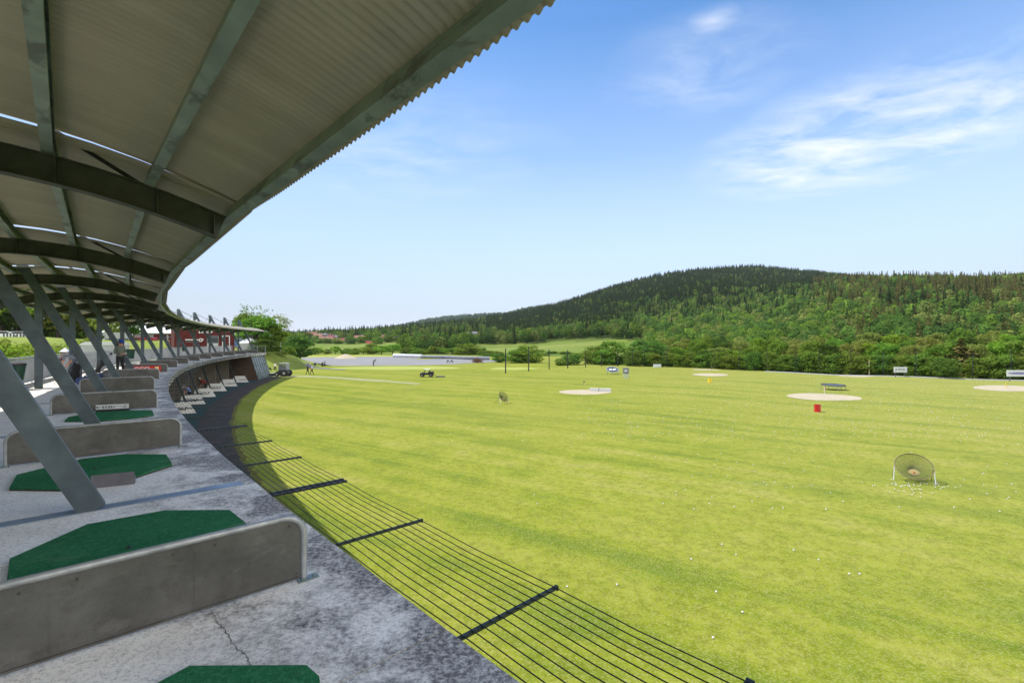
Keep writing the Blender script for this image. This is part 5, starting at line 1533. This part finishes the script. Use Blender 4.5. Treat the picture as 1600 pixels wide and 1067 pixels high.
# white store container
p=at_d(165,40); p.z=-1.55; t=thing('storage_container','pale grey storage container with a lid behind the back rail','container',p,face_cam(p))
mb=MB(); mb.box((0,.9,.62),(3.1,1.8,1.24)); 
for i in range(11): mb.box((-1.5+.3*i,-.012,.62),(.05,.024,1.2))
part('body',mb,M['off_white'],t)
mb=MB(); mb.extrude([(-1.62,-.08,1.24),(1.62,-.08,1.24),(1.62,-.08,1.34),(1.30,-.08,1.52),(-1.30,-.08,1.52),(-1.62,-.08,1.34)],(0,1.96,0)); part('lid',mb,M['white_paint'],t)
# brown notice post with white cap
p=at_d(102,36); t=thing('notice_post','brown post box with a white pointed cap on the grass bank','notice board',p+Vector((0,0,-.3)),.3)
mb=MB(); mb.box((0,0,.5),(.42,.42,1.0)); 
part('body',mb,M['wall_brown'],t)
mb=MB(); mb.add([(-.28,-.28,1.0),(.28,-.28,1.0),(.28,.28,1.0),(-.28,.28,1.0),(0,0,1.32)],[(0,1,4),(1,2,4),(2,3,4),(3,0,4),(3,2,1,0)]); part('cap',mb,M['white_paint'],t)
# red club hut
p=at_d(321,74); p.z=-1.45; yaw=face_cam(p)+math.radians(8)
t=thing('red_hut','flat roofed red wooden hut with a shop window, white lettering and white framed door','hut',p,yaw)
w=7.9;h=3.45
mb=MB(); mb.box((0,2.2,h/2),(w,4.4,h))
for i in range(40): mb.box((-w/2+w*(i+.5)/40,-.012,h/2),(.05,.024,h))
part('wall',mb,M['red_wood'],t)
mb=MB(); mb.box((0,2.1,h+.06),(w+.3,4.7,.12)); part('roof',mb,M['roof_dark'],t)
wd_=part('window',(lambda mb:(mb.box((.95,-.03,1.75),(1.5,.06,1.0)),mb)[1])(MB()),M['window'],t)
mb=MB(); 
for x in(.2,1.7): mb.box((x,-.05,1.75),(.07,.06,1.1))
for z in(1.22,2.28): mb.box((.95,-.05,z),(1.56,.06,.07))
mb.box((.95,-.05,2.05),(1.5,.05,.05)); part('frame',mb,M['grey'],wd_)
mb=MB(); mb.box((.95,-.03,.78),(1.5,.05,.75)); part('white_panel',mb,M['off_white'],t)
d_=part('door',(lambda mb:(mb.box((2.75,-.03,1.2),(.85,.05,2.1)),mb)[1])(MB()),M['red_wood'],t)
mb=MB()
for x in(2.28,3.22): mb.box((x,-.045,1.2),(.12,.07,2.3))
mb.box((2.75,-.045,2.32),(1.06,.07,.12)); mb.box((2.75,-.045,.35),(.8,.03,.5)); part('frame',mb,M['white_paint'],d_)
me=text_mesh('GOLF',.42,M['white_paint'],bold=.015,sx=1.1); part('lettering',me,None,t,loc=(.35,-.03,2.86),rot=(PI/2,0,0))
mb=MB(); mb.lathe([(.02,0),(.16,0),(.16,.03),(.02,.03)],12,(-.75,-.05,2.86),axis=Matrix.Rotation(PI/2,3,'X')); mb.box((-.42,-.035,2.86),(.28,.03,.2)); part('emblem',mb,M['white_paint'],t)
mb=MB(); mb.box((-1.75,-.03,1.72),(1.7,.03,.13)); mb.lathe([(.15,0),(.27,0),(.27,.03),(.15,.03)],16,(-.62,-.03,1.66),axis=Matrix.Rotation(PI/2,3,'X')); mb.box((-.4,-.03,1.78),(.35,.03,.1)); part('club_emblem',mb,M['white_paint'],t)
mb=MB(); mb.box((-1.7,-.03,1.42),(1.7,.03,.22)); part('dark_strip',mb,M['dgrey'],t)
# lower red annex on its left
p=at_d(277,76); p.z=-1.4; t=thing('red_shed','small lean to red shed left of the lettered red hut','shed',p,yaw)
mb=MB(); mb.extrude([(-.9,0,0),(.9,0,0),(.9,0,2.3),(-.9,0,2.0)],(0,3,0)); part('wall',mb,M['red_wood'],t)
mb=MB(); mb.extrude([(-1.05,-.15,2.02),(1.0,-.15,2.34),(1.0,-.15,2.44),(-1.05,-.15,2.12)],(0,3.3,0)); part('roof',mb,M['roof_grey'],t)
# long grey hall with a pale roof
p=at_d(243,96); p.z=-.7; yaw2=face_cam(p)+math.radians(4); t=thing('long_hall','long grey hall with a pale sloping roof and dark red doors','building',p,yaw2)
w=15.5
mb=MB(); mb.box((0,4,1.2),(w,8,2.4)); part('wall',mb,M['grey_wall'],t)
mb=MB(); mb.extrude([(0,-.6,2.3),(0,-.6,2.45),(0,4,4.9),(0,8.6,2.45),(0,8.6,2.3)],(w+.8,0,0)); mb.v=[(x-w/2-.4,y,z) for x,y,z in mb.v]; part('roof',mb,M['tent'],t)
for x in(-5.5,-4.6,-1.8,3.6,4.8,5.6): 
    f_=part('window',(lambda mb:(mb.box((x,-.03,1.5),(.7,.06,.9)),mb)[1])(MB()),M['window'],t)
    mb=MB()
    for q in(-.38,.38): mb.box((x+q,-.05,1.5),(.06,.05,1.0))
    part('frame',mb,M['white_paint'],f_)
for x,mt in((.2,'red_wood'),(1.3,'red_wood'),(2.6,'red_wood')):
    part('door',(lambda mb:(mb.box((x,-.03,1.05),(1.0,.06,2.1)),mb)[1])(MB()),M[mt],t)
# tent
def tent(px_,D,z,w,dp,hw,hr,label,yawo=0,skirt=None):
    p=at_d(px_,D); p.z=z; t=thing('marquee',label,'marquee',p,face_cam(p)+yawo)
    mb=MB(); mb.box((0,dp/2,hw/2),(w,dp,hw)); part('side_wall',mb,M['off_white'],t)
    mb=MB(); e=.15; mb.add([(-w/2-e,-e,hw),(w/2+e,-e,hw),(w/2+e,dp+e,hw),(-w/2-e,dp+e,hw),(-w*.06,dp/2,hr),(w*.06,dp/2,hr)],[(0,1,5,4),(1,2,5),(2,3,4,5),(3,0,4),(3,2,1,0)]); part('roof',mb,M['tent'],t)
    for sx in(-1,1):
        mb=MB(); mb.bar((sx*w/2,-.04,0),(sx*w/2,-.04,hw),.06,.06,up=(1,0,0)); part('pole',mb,M['galv_light'],t)
    if skirt:
        mb=MB(); mb.box((0,-.03,hw*.52),(w*.96,.04,hw*.34)); part('blue_band',mb,M['blue_tarp'],t)
    return t
tent(187,88,.5,4.2,4.2,1.9,3.4,'small white peaked marquee beyond the person in the blue cap')
tent(362,92,-2.0,7.2,5,3.3,4.4,'white marquee with a blue band right of the red hut',.1,True)
tent(392,90,-2.4,3.4,3.2,2.1,3.0,'small white stall tent under the olive trees at the end of the stand',.2)
# cars
def car(px_,D,label,paint,yaw,van=False,z=None):
    p=at_d(px_,D)
    if z is not None: p.z=z
    t=thing('parked_car' if not van else 'parked_van',label,'car' if not van else 'van',p,yaw)
    if van: prof=[(-2.3,.35),(-2.3,1.9),(-2.2,2.0),(.9,2.0),(1.4,1.25),(2.2,1.0),(2.3,.7),(2.3,.35)]
    else: prof=[(-2.1,.35),(-2.15,.8),(-1.75,.95),(-1.25,1.42),(.25,1.45),(.95,.98),(1.9,.82),(2.1,.6),(2.1,.35)]
    mb=MB(); mb.extrude([(x,-.85,z) for x,z in prof],(0,1.7,0)); part('body',mb,paint,t)
    g=[(-1.45,.95),(-1.1,1.36),(.2,1.38),(.72,1.0)] if not van else [(-.2,1.25),(-.2,1.85),(.85,1.85),(1.25,1.28)]
    for y,d_ in((-.86,.012),(.848,.012)):
        mb=MB(); mb.extrude([(x,y,z) for x,z in g],(0,d_,0)); part('side_window',mb,M['window'],t)
    for x in(-1.3,1.3):
        for y in(-.82,.82):
            mb=MB(); mb.lathe([(.18,-.1),(.29,-.1),(.32,-.06),(.32,.06),(.29,.1),(.18,.1)],16,(x,y,.32),axis=Matrix.Rotation(PI/2,3,'X')); wh=part('wheel',mb,M['rubber'],t,smooth=45)
            mb=MB(); mb.lathe([(.01,-.09),(.18,-.1),(.18,.1),(.01,.09)],12,(x,y,.32),axis=Matrix.Rotation(PI/2,3,'X')); part('rim',mb,M['grey'],wh)
    for y in(-.6,.6):
        mb=MB(); mb.box((2.08 if not van else 2.28,y,.68),(.08,.3,.14)); part('headlight',mb,M['white_paint'],t)
car(33,92,'silver car parked behind the short bollards at the top of the grass bank',M['car_silver'],math.radians(35))
car(9,90,'white car mostly hidden by the steel post at the top of the grass bank',M['car_white'],math.radians(40))
car(219,84,'red van parked in front of the long grey hall',M['car_red'],math.radians(195),True,-1.3)
# short posts along the top of the bank
for i in range(9):
    p=at_d(6+i*5.2,64.0); mb=MB(); mb.box((0,0,.3),(.14,.14,.7)); mb.box((0,0,.67),(.18,.18,.05))
    single('bollard',mb,M['dgrey'],'short dark post in the row along the top of the grass bank','bollard',p,.6,'posts along the top of the bank')
# bushes behind the rail, trees beyond the cars
for i,(px_,D,k,h,w) in enumerate(((6,23,'bush2',1.5,2.2),(18,25,'bush',1.7,2.6),(32,27,'bush2',1.5,2.4),(46,29.5,'bush',1.3,2.2),(58,33,'bush2',1.3,2.2),(82,36,'bush',1.1,2.0),(126,44,'bush2',1.3,2.2),(133,46,'bush',1.4,2.0))):
    q=at_d(px_,D); plant(k,q.x,q.y,h,w,label='low leafy bush in the planted row just behind the back rail',group='bushes behind the back rail')
for i in range(15):
    q=at_d(-40+i*13,104+3*math.sin(i*2.1)); plant(('shrub','shrub3','shrub2')[i%3],q.x,q.y,4.2+tr_.random(),4.8,label='leafy shrub in the tall screen under the trees beyond the cars',group='shrub screen beyond the cars')
for i,(px_,D,k,h,w,lab) in enumerate(((-30,100,'round2',13.0,12.2,''),(2,98,'round',12.3,10.8,''),(30,100,'round2',13.8,12.2,''),(62,101,'bright',12.3,10.8,''),(90,99,'round',13.0,10.8,''),(112,100,'olive',11.9,10.8,''),(132,102,'round2',12.5,10.8,''),(150,100,'round',11.6,9.5,''),(-70,96,'round',13.0,12.2,''))):
    q=at_d(px_,D); plant(k,q.x,q.y,h,w,label='full leafed tree in the row behind the parked cars',group='trees behind the parked cars')
q=at_d(172,78); plant('olive',q.x,q.y,6.5,4.5,label='tree just left of the small peaked marquee')
q=at_d(209,84); plant('round2',q.x,q.y,5.6,2.8,label='narrow tree between the small marquee and the long hall')
q=at_d(388,100); plant('round',q.x,q.y,7,6,label='bright tree filling the gap right of the blue banded marquee')

# ------------------------------------------------------------------ houses on the far slope
def house(px_,py_,D,w,dp,h,rh,wall,roof,label,yaw,nwin=3,name='house'):
    X=(px_-800)/F*D; z=terrain_z(X,D); zt=(YH-py_)/F*D
    z=min(zt,z+8) if abs(zt-z)<9 else z
    HOUSE_CLEAR.append((px_,D,(w/2+3)/D*F)); t=thing(name,label,'house' if name=='house' else name,(X,D,z),yaw)
    mb=MB(); mb.box((0,0,h/2-1.5),(w,dp,h+3))
    mb.extrude([(-w/2,-dp/2,h),(-w/2,dp/2,h),(-w/2,0,h+rh*.96)],(w,0,0)); part('wall',mb,M[wall],t)
    mb=MB(); e=.5
    for sy in(-1,1): mb.add([(-w/2-e,sy*(dp/2+e),h-rh*2*e/dp),(w/2+e,sy*(dp/2+e),h-rh*2*e/dp),(w/2+e,0,h+rh),(-w/2-e,0,h+rh),(-w/2-e,sy*(dp/2+e),h-rh*2*e/dp+.22),(w/2+e,sy*(dp/2+e),h-rh*2*e/dp+.22),(w/2+e,0,h+rh+.22),(-w/2-e,0,h+rh+.22)],[(0,1,2,3),(7,6,5,4),(0,4,5,1),(0,3,7,4),(1,5,6,2)])
    rf=part('roof',mb,M[roof],t)
    mb=MB(); mb.box((w*.2,dp*.12,h+rh+.3),(.7,.7,1.3)); mb.box((w*.2,dp*.12,h+rh+1.0),(.85,.85,.12)); part('chimney',mb,M['grey_wall'],rf)
    for i in range(nwin):
        x=-w/2+w*(i+.5)/nwin; f=part('window',(lambda mb:(mb.box((x,-dp/2-.03,h*.55),(1.3,.06,1.3)),mb)[1])(MB()),M['window'],t)
        mb=MB(); 
        for q in(-.72,.72): mb.box((x+q,-dp/2-.06,h*.55),(.14,.06,1.5))
        for q in(-.72,.72): mb.box((x,-dp/2-.065,h*.55+q),(1.3,.06,.14))
        part('frame',mb,M['white_paint'],f)
HS=[(510,536,400,11,8,2.8,2.6,'wall_white','roof_tile','wide low white house with an orange tiled roof, left end of the slope',.1,4),
 (498,530,470,9,8,3.0,2.4,'wall_white','roof_tile','white house with orange roof highest among the houses on the left',-.2,3),
 (487,527,520,10,8,3.2,2.6,'wall_brown','roof_tile','brown house under the trees at the far left of the slope',.3,3),
 (505,529,480,8,7,3,2.2,'wall_white','roof_grey','small white house with a grey roof between orange roofed ones',.15,2),
 (515,533,430,7,7,3.4,3.0,'wall_white','roof_tile','white gabled house with an orange roof beside the grassy slope',1.2,2),
 (522,532.5,440,6,6,3.2,2.0,'wall_white','roof_grey','small pale house with a grey roof left of the red roof',.4,2),
 (534,540,380,12,10,2.8,3.0,'wall_brown','roof_red','large house with a bright red roof in the middle of the slope',.05,4),
 (549,539,375,9,6,2.4,1.0,'wall_white','roof_grey','long low white building beside the red roofed house',.0,4),
 (562,535,410,9,8,3.4,2.6,'wall_brown','roof_tile','tall brown house with pale orange roof right of the red roof',-.3,3),
 (580,541,360,7,6,2.4,1.6,'red_wood','roof_red','small dark red cabin standing apart on the slope',.3,2),
 (594,532,450,9,8,3,2.4,'wall_white','roof_tile','orange roofed house half hidden by trees, right of the red cabin',.2,3),
 (613,531.5,460,13,8,2.8,2.4,'wall_brown','roof_dark','wide dark roofed house at the right end of the houses',.0,4)]
for a in HS: house(*a)
house(738,527,450,9.5,8,3.0,2.2,'wall_brown','roof_grey','pale roofed barn alone on the hillside above the meadow',.05,2,'barn')
# ---- far extras
TL='broadleaf tree standing among the houses on the far slope'
for i,(u_,D,k,h,w) in enumerate(((482,455,'round2',8,8),(493,440,'shrub',6,7),(505,505,'shrub3',9,8),(518,470,'round2',8,7),(527,470,'round',8,8),(541,430,'shrub',7,7),(549,430,'round2',8,7),(556,455,'dark_conifer',12,5),(570,430,'shrub3',7,8),(575,450,'round2',9,8),(586,395,'shrub',6,7),(590,420,'round',7,7),(602,470,'round2',9,8),(607,440,'shrub3',6,7),(622,440,'round',8,8),(632,430,'round2',8,8),(500,385,'shrub',4,7),(512,372,'shrub3',4,8),(528,360,'shrub',4,8),(548,352,'shrub3',5,9),(566,362,'shrub2',5,8),(590,345,'shrub',5,8),(606,365,'shrub3',5,9),(617,380,'shrub2',5,8))):
    X=(u_-800)/F*D; plant(k,X,D,h,w,label=TL,group='trees among the houses',name='broadleaf_tree' if k!='dark_conifer' else 'spruce_tree',cat='tree')
# a second, farther ridge of forest showing over the shoulder of the hill
pr=[(560,520),(620,509),(660,500),(690,495.5),(720,492),(760,490),(790,489),(815,482.5),(835,479),(852,478),(880,480),(920,486),(980,500)]
mb=MB(); vs=[];fs=[]; D0=2300; N_=420; rr=random.Random(12)
for i in range(N_+1):
    u_=560+420*i/N_
    for (a,p_),(b,q_) in zip(pr,pr[1:]):
        if a<=u_<=b: y=p_+(q_-p_)*(u_-a)/(b-a); break
    zt=(YH-y)/F*D0
    for j in range(9):
        t=j/8; D=D0-700*(1-t); z=-5+(zt+5)*math.sin(t*PI/2)**1.2
        X=(u_-800)/F*D
        vs.append((X,D,z+(rr.uniform(-6,7) if j>0 else 0)))
    vs.append(((u_-800)/F*(D0+600),D0+600,-5))
m=10
for i in range(N_):
    for j in range(9): fs.append((i*m+j,(i+1)*m+j,(i+1)*m+j+1,i*m+j+1))
mb.add(vs,fs)
t=NT('distant_forest'); P=t.pos()
a=t.ramp(t.noise(P,.035,5,.7),[(.35,(.016,.034,.018,1)),(.65,(.05,.085,.035,1))]); t.bsdf(a,1,0,None,spec=.0)
me=mb.mesh('hills',t.mat); o=bpy.data.objects.new('hills',me); link(o); o['kind']='structure'
# ------------------------------------------------------------------ people
def person(label,loc,rz,pose,cloth,hair='hair',hat=None,scale=1.0):
    """skinned figure; local +x is forward; pose gives joints in metres for a 1.75 m body
       cloth=(top,bottom,shoe,sleeve_long)"""
    J=dict(pelvis=(0,0,.95),waist=(0,0,1.08),chest=(0,0,1.30),neck=(0,0,1.47),jaw=(.02,0,1.55),head=(.015,0,1.66),
      shL=(0,.17,1.42),shR=(0,-.17,1.42),elL=(.02,.24,1.14),elR=(.02,-.24,1.14),wrL=(.12,.22,.90),wrR=(.12,-.22,.90),haL=(.16,.21,.82),haR=(.16,-.21,.82),
      hiL=(0,.09,.90),hiR=(0,-.09,.90),knL=(.02,.11,.50),knR=(.02,-.11,.50),anL=(-.02,.12,.09),anR=(-.02,-.12,.09),toL=(.15,.14,.035),toR=(.15,-.14,.035))
    J.update(pose)
    Rd=dict(pelvis=.145,waist=.128,chest=.152,neck=.062,jaw=.075,head=.098,shL=.068,shR=.068,elL=.045,elR=.045,wrL=.030,wrR=.030,haL=.036,haR=.036,
      hiL=.095,hiR=.095,knL=.062,knR=.062,anL=.045,anR=.045,toL=.036,toR=.036)
    E=[('pelvis','waist'),('waist','chest'),('chest','neck'),('neck','jaw'),('jaw','head'),('chest','shL'),('shL','elL'),('elL','wrL'),('wrL','haL'),('chest','shR'),('shR','elR'),('elR','wrR'),('wrR','haR'),
       ('pelvis','hiL'),('hiL','knL'),('knL','anL'),('anL','toL'),('pelvis','hiR'),('hiR','knR'),('knR','anR'),('anR','toR')]
    names=list(J); ix={n:i for i,n in enumerate(names)}
    verts=[Vector(J[n]) for n in names]; rads=[Rd[n] for n in names]; edges=[(ix[a],ix[b]) for a,b in E]; seg=[(a,b) for a,b in E]
    # fingers and thumbs as their own chains rooted in the palm
    for S in 'LR':
        w_=Vector(J['wr'+S]); h_=Vector(J['ha'+S]); d=(h_-w_).normalized(); sd=1 if S=='L' else -1
        side=d.cross(Vector((0,sd,0)));  side = side.normalized() if side.length>.1 else Vector((1,0,0))
        pal=d.cross(side).normalized()
        for k,(o,l) in enumerate(((-.026,.062),(-.009,.070),(.009,.066),(.025,.052))):
            b=h_+side*o+d*.012; m=b+d*l*.55+pal*.006; t=m+d*l*.4+pal*.022
            i0=len(verts); verts+=[b,m,t]; rads+=[.0115,.0095,.0075]; edges+=[(ix['ha'+S],i0),(i0,i0+1),(i0+1,i0+2)]
        b=h_-d*.03+side*.03; m=b+side*.022+d*.028; t=m+d*.026+pal*.01
        i0=len(verts); verts+=[b,m,t]; rads+=[.013,.011,.009]; edges+=[(ix['ha'+S],i0),(i0,i0+1),(i0+1,i0+2)]
    me=bpy.data.meshes.new('tmp_person'); me.from_pydata([tuple(v) for v in verts],edges,[])
    o=bpy.data.objects.new('tmp_person',me); COL.objects.link(o)
    sk=o.modifiers.new('s','SKIN'); ss=o.modifiers.new('u','SUBSURF'); ss.levels=1; ss.render_levels=1
    for i,sv_ in enumerate(me.skin_vertices[0].data):
        r=rads[i]; sv_.radius=(r,r); sv_.use_root=(i==0)
    bpy.context.view_layer.update()
    body=bpy.data.meshes.new_from_object(o.evaluated_get(bpy.context.evaluated_depsgraph_get()))
    COL.objects.unlink(o); bpy.data.objects.remove(o); bpy.data.meshes.remove(me); body.name='body'
    body.materials.clear()
    top,bot,shoe,longs=cloth
    for m in(M['skin'],M[top],M[bot],M[shoe]): body.materials.append(m)
    def near_seg(c):
        best=None
        for a,b in seg:
            A=Vector(J[a]);B=Vector(J[b]);t=max(0,min(1,(c-A).dot(B-A)/max(1e-6,(B-A).length_squared)))
            dd=(c-A.lerp(B,t)).length-.5*(Rd[a]+(Rd[b]-Rd[a])*t)
            if best is None or dd<best[0]: best=(dd,a,b,t)
        return best
    mi=[]
    for p in body.polygons:
        _,a,b,t=near_seg(p.center); n=a+b
        if 'to' in b: k=3
        elif a.startswith(('hi','kn')) or b.startswith('hi') or (a=='pelvis' and t<.45): k=2
        elif a in('pelvis','waist') or b in('chest','shL','shR'): k=1
        elif b=='neck': k=1 if t<.75 else 0
        elif a.startswith('sh'): k=1 if (longs or t<.75) else 0
        elif a.startswith('el'): k=1 if longs and t<.94 else 0
        else: k=0
        mi.append(k)
    body.polygons.foreach_set('material_index',mi); body.polygons.foreach_set('use_smooth',[True]*len(mi)); body.update()
    t=thing('person',label,'person',loc,rz); t.scale=(scale,)*3
    part('body',body,None,t)
    hd=Vector(J['head']); jw=Vector(J['jaw']); up=(hd-jw).normalized(); fw=Vector((1,0,0)); fw=(fw-up*fw.dot(up)).normalized(); sd=up.cross(fw)
    ax=Matrix((fw,sd,up)).transposed()
    def add_local(mb,pts): pass
    fb=MB(); fb.add([hd+fw*.088+up*.0,hd+fw*.085-up*.04+sd*.016,hd+fw*.085-up*.04-sd*.016,hd+fw*.118-up*.033],[(0,3,1),(0,2,3),(1,3,2)],0)
    for q in(-1,1):
        fb.ball(hd+fw*.083+sd*(.033*q)+up*.008,.011,6,4,1); fb.ball(hd+sd*(.098*q)-up*.01,(.02,.012,.03),6,4,0)
    fb.ball(hd+fw*.078-up*.062,(.012,.026,.006),6,4,2)
    part('face',fb,[M['skin'],M['black'],simple('lips',srgb(170,96,86),srgb(150,84,76),9,.5) if 'lips' not in bpy.data.materials else bpy.data.materials['lips']],t)
    hb=MB(); hb.ball((0,0,0),(.108,.100,.105),12,8); hb.v=[tuple(hd+ax@Vector((x*1.0-.014,y,max(z,-.05-.45*(x>.02)*0)+.018)) if not(x>.055 and z<.035) else hd+ax@Vector((x*.72,y*.9,max(z,.03)))) for x,y,z in hb.v]
    part('hair',hb,M[hair],t,smooth=60)
    if hat:
        hb=MB(); hb.ball((0,0,0),(.118,.112,.10),14,8); hb.v=[tuple(hd+ax@Vector((x-.004,y,max(z,-.005)+.045))) for x,y,z in hb.v]
        hb.add([hd+ax@Vector(v) for v in ((.08,-.085,.045),(.15,-.075,.035),(.20,-.03,.03),(.20,.03,.03),(.15,.075,.035),(.08,.085,.045),(.08,-.085,.058),(.15,-.075,.048),(.20,-.03,.043),(.20,.03,.043),(.15,.075,.048),(.08,.085,.058))],[(5,4,3,2,1,0),(6,7,8,9,10,11),(0,1,7,6),(1,2,8,7),(2,3,9,8),(3,4,10,9),(4,5,11,10)])
        part('cap',hb,M[hat],t,smooth=50)
    return t
M['cap_blue']=simple('blue_cap_cloth',srgb(38,70,190),srgb(28,54,150),12,.8,0,.2)
M['sweater']=simple('grey_green_knit',srgb(112,118,108),srgb(92,98,90),20,.9,0,.4)
M['shirt_grey']=simple('grey_cotton',srgb(140,144,152),srgb(118,122,130),16,.9,0,.3)
M['shirt_lblue']=simple('light_blue_cotton',srgb(150,178,226),srgb(96,134,206),10,.9,0,.3)
M['shirt_red']=simple('red_cotton',srgb(150,34,30),srgb(120,24,22),10,.9,0,.3)
M['shirt_white']=simple('white_cotton',(.72,.72,.72,1),(.64,.64,.65,1),10,.9,0,.3)
M['navy']=simple('navy_cloth',srgb(34,38,58),srgb(26,28,44),12,.9,0,.3)
M['denim']=simple('grey_trousers',srgb(92,96,108),srgb(74,78,90),12,.9,0,.3)
def where(px_,D,z=DECK): return Vector(((px_-800)/F*D,D,z))
# standing, looking down at his hands
look=dict(head=(.075,0,1.645),jaw=(.045,0,1.54),elL=(.0,.25,1.15),elR=(.0,-.25,1.15),wrL=(.24,.09,1.10),wrR=(.24,-.09,1.10),haL=(.32,.035,1.12),haR=(.32,-.035,1.12),knL=(.03,.11,.5),anL=(0,.13,.09),toL=(.17,.15,.035))
p=where(187.5,23.0); person('person in a blue cap and grey green sweater standing and looking down at the hands',p,math.radians(-20),look,('sweater','black_fabric','black',True),'hair','cap_blue')
mb=MB(); mb.box((0,0,0),(.16,.10,.012)); mb.box((0,0,.008),(.14,.085,.004))
single('score_card',mb,M['white_paint'],'small white card held by the person in the blue cap','card',p+Matrix.Rotation(math.radians(-20),3,'Z')@Vector((.37,0,1.13)),math.radians(-20),rot=(0,-.4,math.radians(-20)))
# bending forward over a bag
bend=dict(waist=(.06,0,1.03),chest=(.30,0,1.13),neck=(.46,0,1.10),jaw=(.55,0,1.03),head=(.64,0,.97),shL=(.38,.17,1.10),shR=(.38,-.17,1.10),elL=(.46,.21,.82),elR=(.46,-.21,.82),wrL=(.60,.13,.62),wrR=(.60,-.13,.62),haL=(.66,.10,.55),haR=(.66,-.10,.55),pelvis=(-.06,0,.95),hiL=(-.05,.09,.90),hiR=(-.05,-.09,.90),knL=(.03,.11,.50),knR=(-.02,-.12,.50))
p=where(122,20.6); person('person in a grey shirt bending forward over the golf bags',p,math.radians(185),bend,('shirt_grey','denim','white_paint',False),'hair')
# golfer at address on the lower storey
addr=dict(waist=(.05,0,1.06),chest=(.22,0,1.24),neck=(.33,0,1.34),jaw=(.41,0,1.36),head=(.47,0,1.42),shL=(.26,.17,1.30),shR=(.26,-.17,1.30),elL=(.38,.13,1.04),elR=(.38,-.13,1.04),wrL=(.44,.03,.84),wrR=(.44,-.03,.82),haL=(.48,.012,.76),haR=(.48,-.014,.74),pelvis=(-.06,0,.95),hiL=(-.05,.10,.90),hiR=(-.05,-.10,.90),knL=(.05,.16,.50),knR=(.05,-.16,.50),anL=(-.02,.19,.09),anR=(-.02,-.19,.09),toL=(.15,.22,.035),toR=(.15,-.22,.035))
def club_for(p,rz,label):
    mb=MB(); mb.tube([(.44,0,.88),(.52,0,.66)],.013,6); mb.tube([(.52,0,.66),(.80,0,.05)],.006,5); mb.box((.83,.02,.035),(.04,.09,.05))
    single('golf_club',mb,M['galv_light'],label,'golf club',p,rz)
p=where(296,41.5,GROUND+.02); rz=math.radians(250); person('person in a light blue shirt stooped at address on the lower storey under the wires',p,rz,addr,('shirt_lblue','black_fabric','black',False),'hair','shirt_white'); club_for(p,rz,'golf club held by the stooped person in light blue')
p=where(321,49.5,GROUND+.02); rz=math.radians(215); person('person in a red top and black trousers on the lower storey beside a white board',p,rz,dict(addr),('shirt_red','black_fabric','black',True),'hair','shirt_white'); club_for(p,rz,'golf club held by the person in red')
# people out on the range
walk=dict(knL=(.14,.10,.50),anL=(.20,.11,.09),toL=(.36,.12,.05),knR=(-.04,-.10,.50),anR=(-.24,-.11,.13),toR=(-.08,-.12,.04),elL=(-.06,.25,1.15),wrL=(.04,.25,.92),haL=(.09,.24,.84),elR=(.08,-.25,1.15),wrR=(.24,-.22,.98),haR=(.31,-.20,.93))
p=at(480.5,585.3); person('person in dark clothes walking beside the one in a white top on the lawn',p,math.radians(10),walk,('black_fabric','black_fabric','black',True),'hair')
p=at(487.5,585.3); person('person in a white top and dark trousers on the lawn by the gravel field',p,math.radians(190),walk,('shirt_white','navy','black',False),'hair')
p=at(583.5,571.5); person('lone dark clad person leaning forward at the edge of the gravel field',p,math.radians(0),dict(addr,haL=(.7,.1,1.2),wrL=(.62,.1,1.15),elL=(.45,.16,1.12)),('black_fabric','black_fabric','black',True),'hair')
p=at(430,581.5); person('person in a white top walking by the dark trolley near the end of the stand',p,math.radians(160),walk,('shirt_white','black_fabric','black',False),'hair')
# golf trolley
p=at(424.5,582); t=thing('golf_trolley','dark golf trolley with a bag at the end of the stand','golf trolley',p,.6)
for y in(-.32,.32):
    mb=MB(); mb.lathe([(.10,-.03),(.14,-.03),(.15,0),(.14,.03),(.10,.03)],16,(0,y,.15),axis=Matrix.Rotation(PI/2,3,'X')); part('wheel',mb,M['rubber'],t)
mb=MB(); mb.tube([(0,-.32,.15),(0,.32,.15)],.012,6); mb.tube([(.1,0,.12),(-.55,0,1.05),(-.7,0,1.08)],.015,6); part('frame',mb,M['black_steel'],t)
mb=MB(); mb.lathe([(.02,0),(.13,0),(.13,.8),(.11,.85)],12,(.08,0,.18),axis=Matrix.Rotation(-.55,3,'Y')); bg_=part('bag',mb,M['black_fabric'],t,smooth=50)
build_forest()
# ------------------------------------------------------------------ thin summer haze
mb=MB(); mb.box((0,0,90),(9000,9000,202))
hm=bpy.data.materials.new('haze_air'); hm.use_nodes=True; nt_=hm.node_tree; nt_.nodes.clear()
ho=nt_.nodes.new('ShaderNodeOutputMaterial'); hv=nt_.nodes.new('ShaderNodeVolumePrincipled'); hv.inputs['Density'].default_value=.00006; hv.inputs['Color'].default_value=(.86,.91,1,1); hv.inputs['Anisotropy'].default_value=.2
nt_.links.new(hv.outputs[0],ho.inputs['Volume'])
o=bpy.data.objects.new('haze',mb.mesh('haze',hm)); link(o); o['kind']='stuff'
